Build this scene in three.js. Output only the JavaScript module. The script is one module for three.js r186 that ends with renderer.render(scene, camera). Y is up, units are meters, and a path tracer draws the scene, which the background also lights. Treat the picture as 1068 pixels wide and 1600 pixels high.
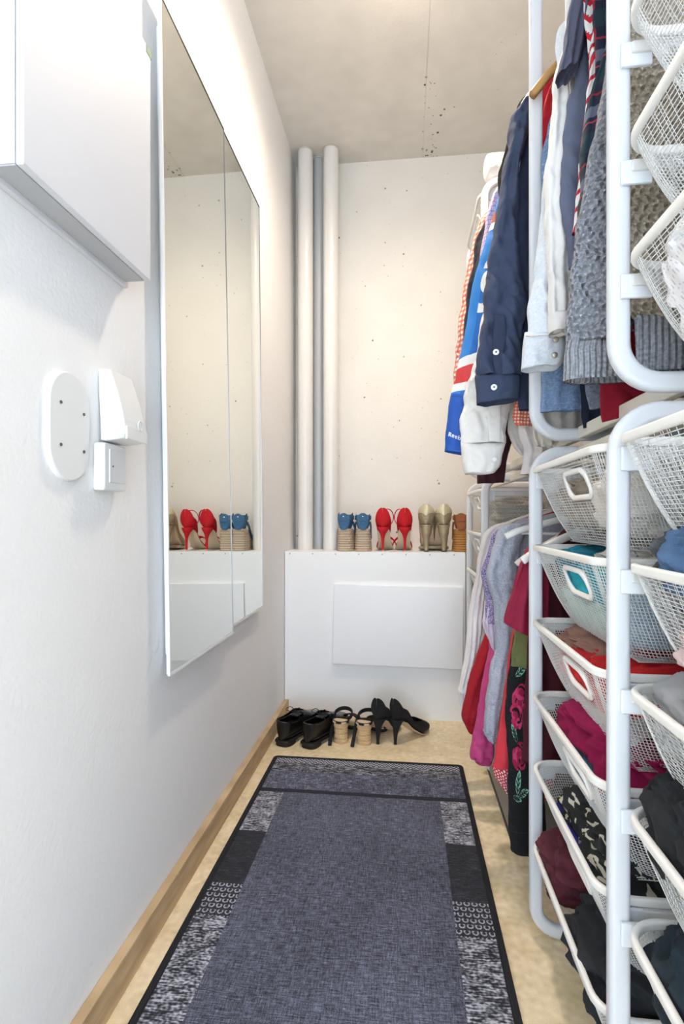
import * as THREE from 'three';
import { ImprovedNoise } from 'three/addons/math/ImprovedNoise.js';
import { RoundedBoxGeometry } from 'three/addons/geometries/RoundedBoxGeometry.js';
import { mergeGeometries } from 'three/addons/utils/BufferGeometryUtils.js';

// ---------------------------------------------------------------- camera, light, exposure
const scene = new THREE.Scene();
const camera = new THREE.PerspectiveCamera(2 * Math.atan(800 / 850) * 180 / Math.PI, 1068 / 1600, 0.02, 30);
camera.position.set(0, 0.89, 0);
camera.rotation.y = Math.atan(98 / 850);
camera.setViewOffset(1068, 1600, 0, -8, 1068, 1600);
camera.updateProjectionMatrix();
scene.add(camera);
const renderer = new THREE.WebGLRenderer({ antialias: true });
renderer.toneMapping = THREE.LinearToneMapping;
renderer.toneMappingExposure = 0.95;
renderer.shadowMap.enabled = true;
scene.background = new THREE.Color(0.74, 0.86, 1.0);       // pale daylight outside the open doorway behind the camera
scene.backgroundIntensity = 7.9;
const LAMP_POWER = 5.5, LAMP_COLOR = new THREE.Color(1.0, 0.86, 0.70);

// ---------------------------------------------------------------- helpers
const noiseGen = new ImprovedNoise();
const N = (x, y, z = 0) => noiseGen.noise(x + 31.7, y + 17.3, z + 5.1);
function rng(seed) { let s = seed >>> 0; return () => { s = (s + 0x6d2b79f5) | 0; let t = Math.imul(s ^ (s >>> 15), 1 | s); t = (t + Math.imul(t ^ (t >>> 7), 61 | t)) ^ t; return ((t ^ (t >>> 14)) >>> 0) / 4294967296; }; }
const hash = (x, y) => { let h = (Math.imul(x | 0, 374761393) + Math.imul(y | 0, 668265263)) | 0; h = Math.imul(h ^ (h >>> 13), 1274126177); return ((h ^ (h >>> 16)) >>> 0) / 4294967296; };
const used = {};
function numbered(n) { used[n] = (used[n] || 0) + 1; return used[n] === 1 ? n : n + '_' + String(used[n] - 1).padStart(3, '0'); }
function shade(o) { o.castShadow = true; o.receiveShadow = true; return o; }
function thing(name, label, category, pos = [0, 0, 0], group) {
  const o = new THREE.Group(); o.name = numbered(name); o.position.set(...pos);
  o.userData = { label, category }; if (group) o.userData.group = group;
  scene.add(o); return o;
}
function part(name, geo, mat, parent, label) {
  const m = shade(new THREE.Mesh(geo, mat)); m.name = parent === scene ? numbered(name) : name;
  if (label) m.userData.label = label;
  parent.add(m); return m;
}
function struct(name, geo, mat) { const m = part(name, geo, mat, scene); m.userData.kind = 'structure'; return m; }
function copyOf(root, pos, label, group) {
  const r = root.clone(); r.name = numbered(root.name.replace(/_\d{3}$/, '')); r.position.set(...pos);
  r.userData = { ...root.userData }; if (label) r.userData.label = label; if (group) r.userData.group = group;
  scene.add(r); return r;
}
function box(x0, x1, y0, y1, z0, z1, r = 0) {
  const w = x1 - x0, h = y1 - y0, d = z1 - z0;
  const g = r ? new RoundedBoxGeometry(w, h, d, 2, Math.min(r, w / 2.01, h / 2.01, d / 2.01)) : new THREE.BoxGeometry(w, h, d);
  g.translate((x0 + x1) / 2, (y0 + y1) / 2, (z0 + z1) / 2); return g;
}
function planarUV(g, ax, ay) {             // metres on the two named axes
  const p = g.attributes.position, uv = new Float32Array(p.count * 2), get = { x: i => p.getX(i), y: i => p.getY(i), z: i => p.getZ(i) };
  for (let i = 0; i < p.count; i++) { uv[2 * i] = get[ax](i); uv[2 * i + 1] = get[ay](i); }
  g.setAttribute('uv', new THREE.BufferAttribute(uv, 2)); return g;
}
function meshGeo(pos, uv, idx) {
  const g = new THREE.BufferGeometry();
  g.setAttribute('position', new THREE.Float32BufferAttribute(pos, 3));
  g.setAttribute('uv', new THREE.Float32BufferAttribute(uv, 2));
  g.setIndex(idx); g.computeVertexNormals(); return g;
}
// tube through 3-D points with rounded joints handled by the caller
function tube(pts, r, seg = 8, closed = false, n) {
  const c = new THREE.CatmullRomCurve3(pts.map(p => new THREE.Vector3(...p)), closed, 'centripetal');
  return new THREE.TubeGeometry(c, n || pts.length * 4, r, seg, closed);
}
// polyline swept with a (2a x 2b) rounded rectangle section; the path lies in the plane whose normal is nrm
function sweep(pts, a, b, nrm, closed = true) {
  const sec = []; const q = 4;
  for (let k = 0; k < 4; k++) for (let i = 0; i < q; i++) {
    const t = (k + i / (q - 1)) * Math.PI / 2, rr = Math.min(a, b) * 0.75, sx = [1, -1, -1, 1][k], sy = [1, 1, -1, -1][k];
    sec.push([sx * (a - rr) + Math.cos(t) * rr, sy * (b - rr) + Math.sin(t) * rr]);
  }
  const pos = [], uv = [], idx = [], m = sec.length, n = pts.length, W = new THREE.Vector3(...nrm);
  for (let i = 0; i < n; i++) {
    const p = new THREE.Vector3(...pts[i]);
    const prev = new THREE.Vector3(...pts[closed ? (i + n - 1) % n : Math.max(0, i - 1)]), next = new THREE.Vector3(...pts[closed ? (i + 1) % n : Math.min(n - 1, i + 1)]);
    const T = next.sub(prev).normalize(), S = new THREE.Vector3().crossVectors(W, T).normalize();
    for (let j = 0; j < m; j++) { const v = p.clone().addScaledVector(S, sec[j][0]).addScaledVector(W, sec[j][1]); pos.push(v.x, v.y, v.z); uv.push(j / m, i * 0.05); }
  }
  const rows = closed ? n : n - 1;
  for (let i = 0; i < rows; i++) for (let j = 0; j < m; j++) {
    const A = i * m + j, B = i * m + (j + 1) % m, C = ((i + 1) % n) * m + j, D = ((i + 1) % n) * m + (j + 1) % m;
    idx.push(A, C, B, B, C, D);
  }
  if (!closed) for (const e of [0, n - 1]) { const c0 = pos.length / 3; pos.push(...pts[e]); uv.push(0, 0); for (let j = 0; j < m; j++) { const A = e * m + j, B = e * m + (j + 1) % m; e ? idx.push(A, c0, B) : idx.push(A, B, c0); } }
  return meshGeo(pos, uv, idx);
}
function roundRect(x0, x1, y0, y1, r, q = 7) {
  const o = [];
  for (const [cx, cy, a] of [[x1 - r, y1 - r, 0], [x0 + r, y1 - r, 1], [x0 + r, y0 + r, 2], [x1 - r, y0 + r, 3]])
    for (let i = 0; i < q; i++) { const t = (a + i / (q - 1)) * Math.PI / 2; o.push([cx + Math.cos(t) * r, cy + Math.sin(t) * r]); }
  return o;
}
// smooth interpolation of rows of numbers (any number of channels)
function smoothRows(rows, n) {
  const out = [], m = rows.length - 1, C = rows[0].length;
  for (let i = 0; i <= n; i++) {
    const f = i / n * m, k = Math.min(m - 1, Math.floor(f)), t = f - k, o = [];
    const a = rows[Math.max(0, k - 1)], b = rows[k], c = rows[k + 1], d = rows[Math.min(m, k + 2)];
    for (let j = 0; j < C; j++) {
      const m1 = (c[j] - a[j]) / 2, m2 = (d[j] - b[j]) / 2, lim = Math.abs(c[j] - b[j]) * 2;
      const M1 = Math.max(-lim, Math.min(lim, m1)), M2 = Math.max(-lim, Math.min(lim, m2));
      o.push((2 * t ** 3 - 3 * t * t + 1) * b[j] + (t ** 3 - 2 * t * t + t) * M1 + (-2 * t ** 3 + 3 * t * t) * c[j] + (t ** 3 - t * t) * M2);
    }
    out.push(o);
  }
  return out;
}
// stacked rings -> closed skin. ring(i) gives the points of ring i
function skin(rings, closeTop = true, closeBottom = true, uvs) {
  const pos = [], uv = [], idx = [], m = rings[0].length, n = rings.length;
  rings.forEach((R, i) => { let u = 0; R.forEach((p, j) => { pos.push(...p); if (uvs) uv.push(...uvs(i, j, p)); else { if (j) u += Math.hypot(p[0] - R[j - 1][0], p[1] - R[j - 1][1], p[2] - R[j - 1][2]); uv.push(u, p[1]); } }); });
  for (let i = 0; i < n - 1; i++) for (let j = 0; j < m - 1; j++) { const A = i * m + j, B = A + 1, C = A + m, D = C + 1; idx.push(A, C, B, B, C, D); }
  for (const [e, on] of [[0, closeTop], [n - 1, closeBottom]]) if (on) {
    const c = [0, 0, 0]; rings[e].forEach(p => { for (let k = 0; k < 3; k++) c[k] += p[k] / m; });
    const ci = pos.length / 3; pos.push(...c); uv.push(0, c[1]);
    for (let j = 0; j < m - 1; j++) { const A = e * m + j, B = A + 1; e ? idx.push(A, ci, B) : idx.push(A, B, ci); }
  }
  return meshGeo(pos, uv, idx);
}
const spow = (v, e) => Math.sign(v) * Math.pow(Math.abs(v), e);

// ---------------------------------------------------------------- textures
const clamp = v => v < 0 ? 0 : v > 255 ? 255 : v;
function tex(n, size, fn, srgb = true, m = n, sizeY = size) {   // fn(x, y, i, j) in metres -> [r, g, b] 0..255
  const d = new Uint8Array(n * m * 4);
  for (let j = 0; j < m; j++) for (let i = 0; i < n; i++) { const c = fn(i / n * size, j / m * sizeY, i, j), o = (j * n + i) * 4; d[o] = clamp(c[0]); d[o + 1] = clamp(c[1]); d[o + 2] = clamp(c[2]); d[o + 3] = 255; }
  const t = new THREE.DataTexture(d, n, m); t.wrapS = t.wrapT = THREE.RepeatWrapping; t.magFilter = THREE.LinearFilter; t.minFilter = THREE.LinearMipmapLinearFilter; t.generateMipmaps = true;
  if (srgb) t.colorSpace = THREE.SRGBColorSpace; t.repeat.set(1 / size, 1 / sizeY); t.needsUpdate = true; return t;
}
const grey = v => [v, v, v];
// noise that tiles over a period of p metres
const tn = (x, y, p, s, k) => { const fx = x / p, fy = y / p, a = (u, v) => N(u * s, v * s, k); return a(fx, fy) * (1 - fx) * (1 - fy) + a(fx - 1, fy) * fx * (1 - fy) + a(fx, fy - 1) * (1 - fx) * fy + a(fx - 1, fy - 1) * fx * fy; };
const clothBump = tex(256, 0.24, (x, y, i, j) => grey(128 + 70 * tn(x, y, .24, 7, 1) + 60 * (1 - 2 * Math.abs(tn(x, y, .24, 11, 2))) - 30 + 10 * ((i + j) % 2)), false);
const knitBump = tex(128, 0.024, (x, y) => { const r = y / .012, c = x / .012 + (Math.floor(r) % 2) * .5, fx = c - Math.floor(c) - .5, fy = r - Math.floor(r) - .5; return grey(240 - 420 * Math.hypot(fx * 1.0, fy + .35 * Math.abs(fx) - .1)); }, false);
const ribBump = tex(64, 0.008, x => grey(128 + 120 * Math.cos(x / .008 * Math.PI * 2)), false, 4);
const std = (color, rough = .9, o = {}) => new THREE.MeshStandardMaterial({ color, roughness: rough, ...o });
const fab = (color, o = {}) => new THREE.MeshStandardMaterial({ color, roughness: .95, bumpMap: clothBump, bumpScale: .006, side: THREE.DoubleSide, ...o });
const fabMap = (map, o = {}) => fab(0xffffff, { map, ...o });
const melange = (a, b, seed, st = 1) => tex(128, .1, (x, y, i, j) => { const f = .5 + .5 * tn(x, y, .1, 22, seed) * 1.6 + (hash(i * st, j + seed * 77) - .5) * .55; return [0, 1, 2].map(k => a[k] + (b[k] - a[k]) * Math.max(0, Math.min(1, f))); });
function plaidTex(base, stripes, size) {    // stripes: [position, width, colour, alpha], both ways
  return tex(256, size, (x, y) => { let c = base.slice(); for (const q of [x, y]) for (const [p, w, col, al] of stripes) if (((q - p + size) % size) < w) c = c.map((v, k) => v + (col[k] - v) * al); return c; });
}

// ---------------------------------------------------------------- shared materials
const M = {
  frame: std(0xdcdfe3, .38), runner: std(0xe4e4e2, .45), cream: std(0xece7da, .45), clip: std(0xe9eef4, .4), wire: std(0xf0f0ee, .5), rim: std(0xf3f1ec, .42),
  bolt: std(0x77736b, .4, { metalness: .8 }), plastic: std(0xeaeae9, .42), cabinet: std(0xdcdce0, .55), cabinetGrey: std(0xb9b9bb, .5),
  chrome: std(0xb9bbbd, .3, { metalness: .9 }), dark: std(0x2a2927, .7), edge: std(0xf2f3f5, .4), greenEdge: std(0x4b5446, .4), white: std(0xf0f0ef, .6),
};
// ================================================================ the setting
const XL = -.54, XR = .83, ZB = -2.675, ZF = 1.1, H = 2.64;
const stipple = tex(512, .5, (x, y, i, j) => grey(128 + 60 * tn(x, y, .5, 60, 3) + 45 * tn(x, y, .5, 120, 4) + 40 * tn(x, y, .5, 14, 7)), false);
const wallMat = std(0xf3f2f1, .82, { bumpMap: stipple, bumpScale: .0016 });
const rp = rng(5), pits = Array.from({ length: 190 }, () => [rp() * 1.4, rp() * 1.95, .0009 + .0032 * rp() ** 4, 60 + 120 * rp()]);
const pitAt = (list, x, y, wx, wy) => { let d = 0; for (const [a, b, r, k] of list) { const dx = x - a, dy = y - b; if (dx > -.01 && dx < .01 && dy > -.01 && dy < .01) { const q = Math.hypot(dx, dy * .9) / r; if (q < 1.4) d = Math.max(d, k * Math.min(1, 1.9 - 1.35 * q)); } } return Math.max(0, d); };
const concreteBack = tex(700, 1.4, (x, y) => { const d = pitAt(pits, x, y), s = 5 * tn(x, y, 1.4, 9, 1); return [236 + s - d, 232 + s - d, 224 + s - d]; }, true, 1000, 2.0);
const rc = rng(9), pitsC = [...Array.from({ length: 40 }, () => [.62 + rc() * .12 * rc(), 2.55 - .5 * rc() ** 2, 0.0014 + .004 * rc() ** 3, 80 + 90 * rc()]), ...Array.from({ length: 60 }, () => [.7 + rc() * .6, rc() * 2.7, .0012 + .0035 * rc() ** 4, 50 + 90 * rc()])];
const concreteCeil = tex(700, 1.4, (x, y) => { const d = pitAt(pitsC, x, y), s = 6 * tn(x, y, 1.4, 8, 1) + 4 * tn(x, y, 1.4, 23, 2); return [226 + s - d, 220 + s - d, 210 + s - d]; }, true, 1400, 2.8);
const floorTex = tex(1024, 1.4, (x, y, i, j) => {
  const a = tn(x, y, 1.4, 7, 1), b = tn(x, y, 1.4, 26, 2), c = tn(x, y, 1.4, 90, 3), sp = hash(i, j) < .02 ? -16 : (hash(i + 7, j) < .03 ? 12 : 0);
  const k = 16 * a + 22 * b + 26 * c + sp; return [236 + k, 216 + k * 1.05, 178 + k * 1.1 + 10 * b];
});
const floorBump = tex(256, .7, (x, y) => grey(128 + 80 * tn(x, y, .7, 12, 2)), false);
struct('floor', planarUV(box(XL - .1, XR + .1, -.1, 0, ZB - .1, ZF + .1), 'x', 'z'), std(0xffffff, .42, { map: floorTex, bumpMap: floorBump, bumpScale: .0004 }));
struct('wall_left', planarUV(box(XL - .1, XL, 0, H, ZB, ZF), 'z', 'y'), wallMat);
struct('wall_right', planarUV(box(XR, XR + .1, 0, H, ZB, ZF), 'z', 'y'), wallMat);
{ const g = box(XL, XR, 0, H, ZB - .1, ZB); planarUV(g, 'x', 'y'); const uv = g.attributes.uv; for (let i = 0; i < uv.count; i++) uv.setXY(i, uv.getX(i) + .54, uv.getY(i) - .7); struct('wall_back', g, std(0xffffff, .85, { map: concreteBack, bumpMap: stipple, bumpScale: .0012 })); }
// wall behind the camera with an open doorway
{ const w = new THREE.Shape(); w.moveTo(XL, 0); w.lineTo(-.42, 0); w.lineTo(-.42, 2.1); w.lineTo(.66, 2.1); w.lineTo(.66, 0); w.lineTo(XR, 0); w.lineTo(XR, H); w.lineTo(XL, H); w.closePath();
  struct('wall_front', new THREE.ExtrudeGeometry(w, { depth: .1, bevelEnabled: false }).translate(0, 0, ZF), wallMat); }
{ const c = new THREE.Group(); c.name = 'ceiling'; c.userData.kind = 'structure'; scene.add(c);
  const cm = std(0xffffff, .88, { map: concreteCeil, bumpMap: stipple, bumpScale: .0008 });
  for (const [a, b, y] of [[XL - .1, .0845, H], [.0875, XR + .1, H - .001]]) {
    const g = box(a, b, y, H + .14, ZB - .1, ZF + .1, 0); planarUV(g, 'x', 'z'); const uv = g.attributes.uv; for (let i = 0; i < uv.count; i++) uv.setXY(i, uv.getX(i) + .54, -uv.getY(i) - .12);
    part('panel', g, cm, c);
  }
  part('seam', box(.0845, .0875, H + .0012, H + .13, ZB - .1, ZF + .1), std(0xd8d2c8, .9), c);
}
const woodTex = tex(512, 1.2, (x, y) => { const w = tn(x * .25, y, 1.2, 60, 3) + .6 * N(x * 2.1, y * 300, 2) + .35 * N(x * 9, y * 700, 4); return [192 + 26 * w, 163 + 26 * w, 124 + 24 * w]; }, true, 256, .2);
{ const g = box(XL, XL + .02, 0, .068, -2.425, ZF, .003); planarUV(g, 'z', 'y'); struct('baseboard_left', g, std(0xffffff, .5, { map: woodTex })); }

// low boxed-in ledge in front of the back wall
{ const b = thing('boxed_ledge', 'white painted boxed-in ledge along the back wall carrying the row of heeled shoes', 'ledge');
  const wm = std(0xf6f6f6, .42);
  part('front_board', box(-.538, .262, 0, .735, -2.43, -2.412, .001), wm, b);
  part('top_board', box(-.538, .262, .719, .735, -2.674, -2.4305, .001), wm, b);
  part('side_board', box(.246, .262, 0, .7185, -2.674, -2.4305, .001), wm, b);
  for (let i = 0; i < 8; i++) { const s = new THREE.CylinderGeometry(.0024, .0024, .002, 10); s.rotateX(Math.PI / 2); s.translate(-.515 + i * .104, .7255, -2.4118); part('screw', s, M.bolt, b); }
  const p = part('access_panel', box(-.283, .283, -.176, .176, -.008, .008, .0015), std(0xf3f3f5, .3), b, 'flat white removable panel'); p.position.set(-.033, .412, -2.402); p.rotation.set(-.022, 0, -.012);
}
// pipes in the corner
for (const [x, z, r, l] of [[-.472, -2.565, .0365, 'white vertical pipe in the back corner next to the mirror wall'], [-.349, -2.565, .036, 'white vertical pipe nearest the bare concrete of the back wall'], [-.418, -2.634, .03, 'narrow grey pipe set behind and between the two white pipes']]) {
  const t = thing('pipe', l, 'pipe', [x, .735, z], 'riser pipes in the corner');
  const pm = r > .033 ? std(0xe6e3df, .3) : std(0xb8bbbd, .4);
  part('tube', new THREE.CylinderGeometry(r, r, H - .735, 40).translate(0, (H - .735) / 2, 0), pm, t);
  part('collar', new THREE.CylinderGeometry(r + .004, r + .005, .004, 40).translate(0, H - .735 - .005, 0), std(0xd8d2c8, .6), t);
}
// ceiling lamp, just out of the frame above
{ const LZ = -1.66, t = thing('ceiling_lamp', 'small round white ceiling lamp glowing above the rug', 'lamp', [0, H, LZ]);
  part('base', new THREE.CylinderGeometry(.07, .072, .02, 40).translate(0, -.01, 0), M.plastic, t);
  const pts = [[.064, -.02], [.06, -.038], [.046, -.052], [.025, -.06], [.0, -.062]].map(p => new THREE.Vector2(...p)).reverse();
  part('shade', new THREE.LatheGeometry(pts, 40), std(0xfff4e2, .5, { emissive: new THREE.Color(1, .85, .65), emissiveIntensity: 2.5 }), t);
  const L = new THREE.SpotLight(LAMP_COLOR, LAMP_POWER, 0, 1.5, 1, 2); L.position.set(0, H - .085, LZ); L.target.position.set(0, 0, LZ); scene.add(L.target);
  L.castShadow = true; L.shadow.radius = 2.2; L.name = 'lamp_light'; scene.add(L);
  const S = new THREE.PointLight(LAMP_COLOR, LAMP_POWER * .035, 0, 2); S.position.set(0, H - .085, LZ); S.castShadow = true; S.shadow.radius = 2.2; S.name = 'lamp_side_glow'; scene.add(S);   // the dome also gives some light sideways
}

// ================================================================ left wall
function wallPanel(corners, x0, x1, name, label) {       // corners [z, y]; a mirror with its own edges
  const t = thing(name, label, 'mirror', [x1, corners[1][1], corners[1][0]], 'tall mirrors on the long wall');
  const C = corners.map(([z, y]) => [z - corners[1][0], y - corners[1][1]]);
  const mk = (c, d0, d1) => { const s = new THREE.Shape(); c.forEach(([z, y], i) => i ? s.lineTo(-z, y) : s.moveTo(-z, y)); s.closePath(); const g = new THREE.ExtrudeGeometry(s, { depth: d1 - d0, bevelEnabled: false }); g.rotateY(Math.PI / 2); return g; };
  const T = x1 - x0, cz = C.reduce((a, c) => a + c[0], 0) / 4, cy = C.reduce((a, c) => a + c[1], 0) / 4;
  const inset = d => C.map(([z, y]) => [z + Math.sign(cz - z) * d, y + Math.sign(cy - y) * d]);
  part('backing', mk(inset(.035), 0, T - .0085).translate(-T, 0, 0), M.edge, t);
  part('panel', mk(C, 0, .0035).translate(-.0085, 0, 0), M.edge, t);
  part('mirror_glass', mk(inset(.004), 0, .004).translate(-.0048, 0, 0), new THREE.MeshStandardMaterial({ color: 0xe9ebe6, metalness: 1, roughness: .015 }), t);
  const bar = (a, b, w, m, n) => { const P = [a, b].map(([z, y]) => new THREE.Vector3(-.0025, y, z)); const d = P[1].clone().sub(P[0]), L = d.length(), g = new THREE.BoxGeometry(.006, L + .004, w); const o = part(n, g, m, t); o.position.copy(P[0]).addScaledVector(d, .5); o.rotation.x = Math.atan2(d.z, d.y); };
  bar(C[0], C[1], .005, M.edge, 'side_edge'); bar(C[1], C[2], .006, M.edge, 'bottom_edge'); bar(C[2], C[3], .0025, M.chrome, 'side_edge'); bar(C[3], C[0], .004, M.greenEdge, 'top_edge');
  t.rotation.z = .004; return t;
}
wallPanel([[-1.102, 2.0], [-1.137, .546], [-1.577, .546], [-1.508, 2.0]], -.535, -.508, 'wall_mirror', 'tall wide mirror panel standing proud of the wall, the one nearest the wall switch box');
wallPanel([[-1.512, 2.018], [-1.582, .56], [-1.957, .56], [-1.932, 2.018]], -.536, -.519, 'wall_mirror', 'narrower mirror panel next to the pipes, reflecting the blue wedge shoes');
{ const t = thing('electrical_cabinet', 'white wall cabinet with a grey underside above the oval plate', 'cabinet', [XL, 1.34, -.815]);
  part('back_plate', box(0, .009, -.008, .45, -.183, .188, .002), M.cabinet, t);
  part('body', box(.009, .046, .006, .442, -.172, .172, .002), M.cabinetGrey, t);
  part('door', box(.0465, .058, .0, .44, -.177, .174, .003), M.cabinet, t);
  part('side_panel', box(.009, .046, .002, .44, .1722, .1735, .0005), M.cabinet, t);
  part('bottom_panel', box(.009, .046, .0, .0058, -.173, .172, .001), M.cabinetGrey, t, 'grey underside');
  part('label_strip', box(.05, .0588, .424, .4395, -.1785, -.158, .001), std(0x5f8a5c, .6), t, 'small green strip');
}
{ const t = thing('cover_plate', 'white oval blanking plate fixed to the wall with four screws', 'wall plate', [XL, 1.035, -.817]);
  const s = new THREE.Shape(), r = .0505, hh = .0335; s.absarc(0, hh, r, 0, Math.PI, false); s.absarc(0, -hh, r, Math.PI, Math.PI * 2, false); s.closePath();
  const g = new THREE.ExtrudeGeometry(s, { depth: .006, bevelEnabled: true, bevelSize: .003, bevelThickness: .003, bevelSegments: 3, curveSegments: 28 }); g.rotateY(Math.PI / 2); part('plate', g, M.plastic, t);
  for (const [z, y] of [[.027, .034], [.027, -.032], [-.034, .026], [-.034, -.036]]) { const c = new THREE.CylinderGeometry(.0026, .0026, .002, 12); c.rotateZ(Math.PI / 2); c.translate(.0095, y, z); part('screw', c, M.bolt, t); }
}
{ const prof = [[-.54, 1.148], [-.522, 1.146], [-.506, 1.099], [-.497, 1.06], [-.495, 1.038], [-.498, 1.029], [-.529, 1.025], [-.535, 1.026]];
  const t = thing('wall_sensor', 'white wedge-shaped wall unit with a small round button, mounted over the square box', 'wall unit', [XL, prof[7][1], -.945]);
  const s = new THREE.Shape(); prof.forEach(([x, y], i) => { const a = Math.max(0, x - XL), b = y - prof[7][1]; i ? s.lineTo(a, b) : s.moveTo(a, b); }); s.closePath();
  part('housing', new THREE.ExtrudeGeometry(s, { depth: .072, bevelEnabled: true, bevelSize: .003, bevelThickness: .004, bevelSegments: 3 }).translate(.003, .003, -.038), M.plastic, t);
  part('cover_lip', box(.05, .0545, .002, .026, -.04, .036, .003), M.plastic, t);
  const c = new THREE.TorusGeometry(.0085, .0016, 8, 24); c.rotateY(Math.PI / 2); c.translate(.0545, .032, -.012); part('button', c, std(0xdadcdc, .4), t);
}
{ const t = thing('junction_box', 'small square white box with a recessed face below the wedge-shaped wall unit', 'wall box', [XL, .937, -.927]);
  part('body', box(0, .022, 0, .084, -.04, .036, .005), M.plastic, t);
  part('recessed_panel', box(.02, .0235, .014, .074, -.035, .02, .002), std(0xe3e3e3, .4), t);
  part('slot', box(.0225, .0239, .042, .045, .008, .011), M.dark, t);
}

// ================================================================ rug
{ const RX0 = -.48, RX1 = .205, RZ0 = -1.975, RZ1 = -.45, W = RX1 - RX0, L = RZ1 - RZ0;
  const t = thing('rug', 'dark blue-grey woven runner rug with patterned border blocks on the floor', 'rug', [0, 0, 0]);
  const n = 720, m = 1600, R = tex(n, W, (x, y, i, j) => {
    const X = RX0 + x, Zz = RZ0 + y; let b = 0;
    const wv = hash(i >> 1, j) * .5 + hash(i, j >> 1) * .5, streakX = N(X * 40, Zz * 430, 1), streakZ = N(X * 430, Zz * 40, 2), big = N(X * 5, Zz * 5, 3);
    const mott = N(X * 150, Zz * 210, 4) * .75 + N(X * 45, Zz * 260, 5) * .8 + N(X * 28, Zz * 40, 6) * .5;
    const lite = [206, 206, 218], dk = [36, 37, 46];
    const center = () => { const v = 94 + 46 * streakX + 34 * streakZ + 16 * big + 74 * (wv - .5); return [v * .97, v, v * 1.17]; };
    const mix = f => { const q = Math.max(0, Math.min(1, f)) ; return [0, 1, 2].map(k => dk[k] + (lite[k] - dk[k]) * q + 40 * (wv - .5)); };
    const darkBlk = () => { const v = 44 + 30 * Math.max(0, mott) + 22 * streakX + 26 * (wv - .5); return [v, v * 1.01, v * 1.16]; };
    const arch = () => { const s = .0175, r = Math.floor(Zz / s + 100), q = X / s + (r & 1) * .5, fx = q - Math.floor(q) - .5, fz = Zz / s + 100 - r - .5, d = Math.hypot(fx, fz * .9); return mix((d > .22 && d < .42 && fz > -.25 ? .8 : .03) + .5 * (wv - .5) + .15 * mott); };
    if (Zz < -1.716) {
      if (Zz > -1.738) return mix(.02);
      if (Zz < -1.925) { const s = .02, q = X / s, z = Math.abs(((q % 1) + 1) % 1 - .5) * 2, f = ((Zz / .016 + z) % 1 + 1) % 1; return mix((f < .5 ? .95 : .02) + .3 * (wv - .5)); }
      return Zz < -1.86 ? mix(.36 + .8 * streakX + .7 * mott) : (() => { const c = center(); return c.map(v => v * (1.05 + .5 * mott)); })();
    }
    if (X > -.386 && X < .108) return center();
    const zz = Zz;
    if (zz < -1.495) return mix(.58 + .75 * mott + .35 * streakX);
    if (zz < -1.275) return darkBlk();
    if (zz < -1.165) return arch();
    if (zz < -.9) return mix(.48 + 1.05 * mott + .2 * streakX);
    if (zz < -.75) return darkBlk();
    return mix(.5 + .9 * mott);
  }, true, m, L);
  const bump = tex(256, .06, (x, y, i, j) => grey(hash(i, j) * 150 + 50 * Math.sin(x / .06 * Math.PI * 60) + 50), false);
  R.wrapS = R.wrapT = THREE.ClampToEdgeWrapping;
  const g = new THREE.BoxGeometry(W - .028, .0065, L - .028, 60, 1, 120); { const p = g.attributes.position; for (let i = 0; i < p.count; i++) if (p.getY(i) > 0) p.setY(i, p.getY(i) + .0012 * N(p.getX(i) * 7, p.getZ(i) * 7, 9)); g.computeVertexNormals(); }
  g.translate((RX0 + RX1) / 2, .0034, (RZ0 + RZ1) / 2);
  const uv = new Float32Array(g.attributes.position.count * 2); for (let i = 0; i < uv.length / 2; i++) { uv[2 * i] = g.attributes.position.getX(i) - RX0; uv[2 * i + 1] = g.attributes.position.getZ(i) - RZ0; } g.setAttribute('uv', new THREE.BufferAttribute(uv, 2));
  part('pile', g, std(0xffffff, .98, { map: R, bumpMap: bump, bumpScale: .0012 }), t);
  const bpts = roundRect(RX0 + .008, RX1 - .008, RZ0 + .008, RZ1 - .008, .008, 3).map(([x, z]) => [x, .0042, z]);
  part('binding', sweep(bpts, .008, .0042, [0, 1, 0]), fab(0x1b1b20), t, 'black bound edge');
}

// ================================================================ white shelf frames with mesh baskets
const ZL = [-.295, -.745, -1.195, -1.93, -2.38], FX0 = .262, FX1 = .80, SLOTS = [.985, .828, .675, .522, .378, .215], UP = 1.05;
const near = ['beside the camera and cut off by the picture', 'nearest of those seen whole', 'with the pale denim cuff in front', 'beyond the hanging shirts', 'against the boxed ledge'];
function loop(i, y0, y1, name, label, slots, sides) {
  const t = thing(name, label, 'frame', [0, y0, ZL[i]], 'white tubular shelf frames');
  const pts = roundRect(FX0 + .014, FX1 - .014, .014, y1 - y0 - .014, .052, 9).map(([x, y]) => [x, y, 0]);
  part('frame_tube', sweep(pts, .0135, .0105, [0, 0, 1]), M.frame, t);
  for (const y of slots) for (const s of sides) {
    part('runner', box(FX0 + .024, FX1 - .02, y - .0215 - y0, y - .0065 - y0, s * .0155 - .0045, s * .0155 + .0045, .002), M.runner, t);
    part('clip', box(FX0 + .012, FX0 + .05, y - .036 - y0, y - .005 - y0, s * .0135 - .003, s * .0135 + .003, .002), M.clip, t);
  }
  for (const x of [.367, .72]) { const b = new THREE.CylinderGeometry(.005, .005, .004, 14); b.rotateX(Math.PI / 2); b.translate(x, y0 < .5 ? y1 - y0 - .014 : .014, .0125); part('bolt', b, M.bolt, t); }
  return t;
}
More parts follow.
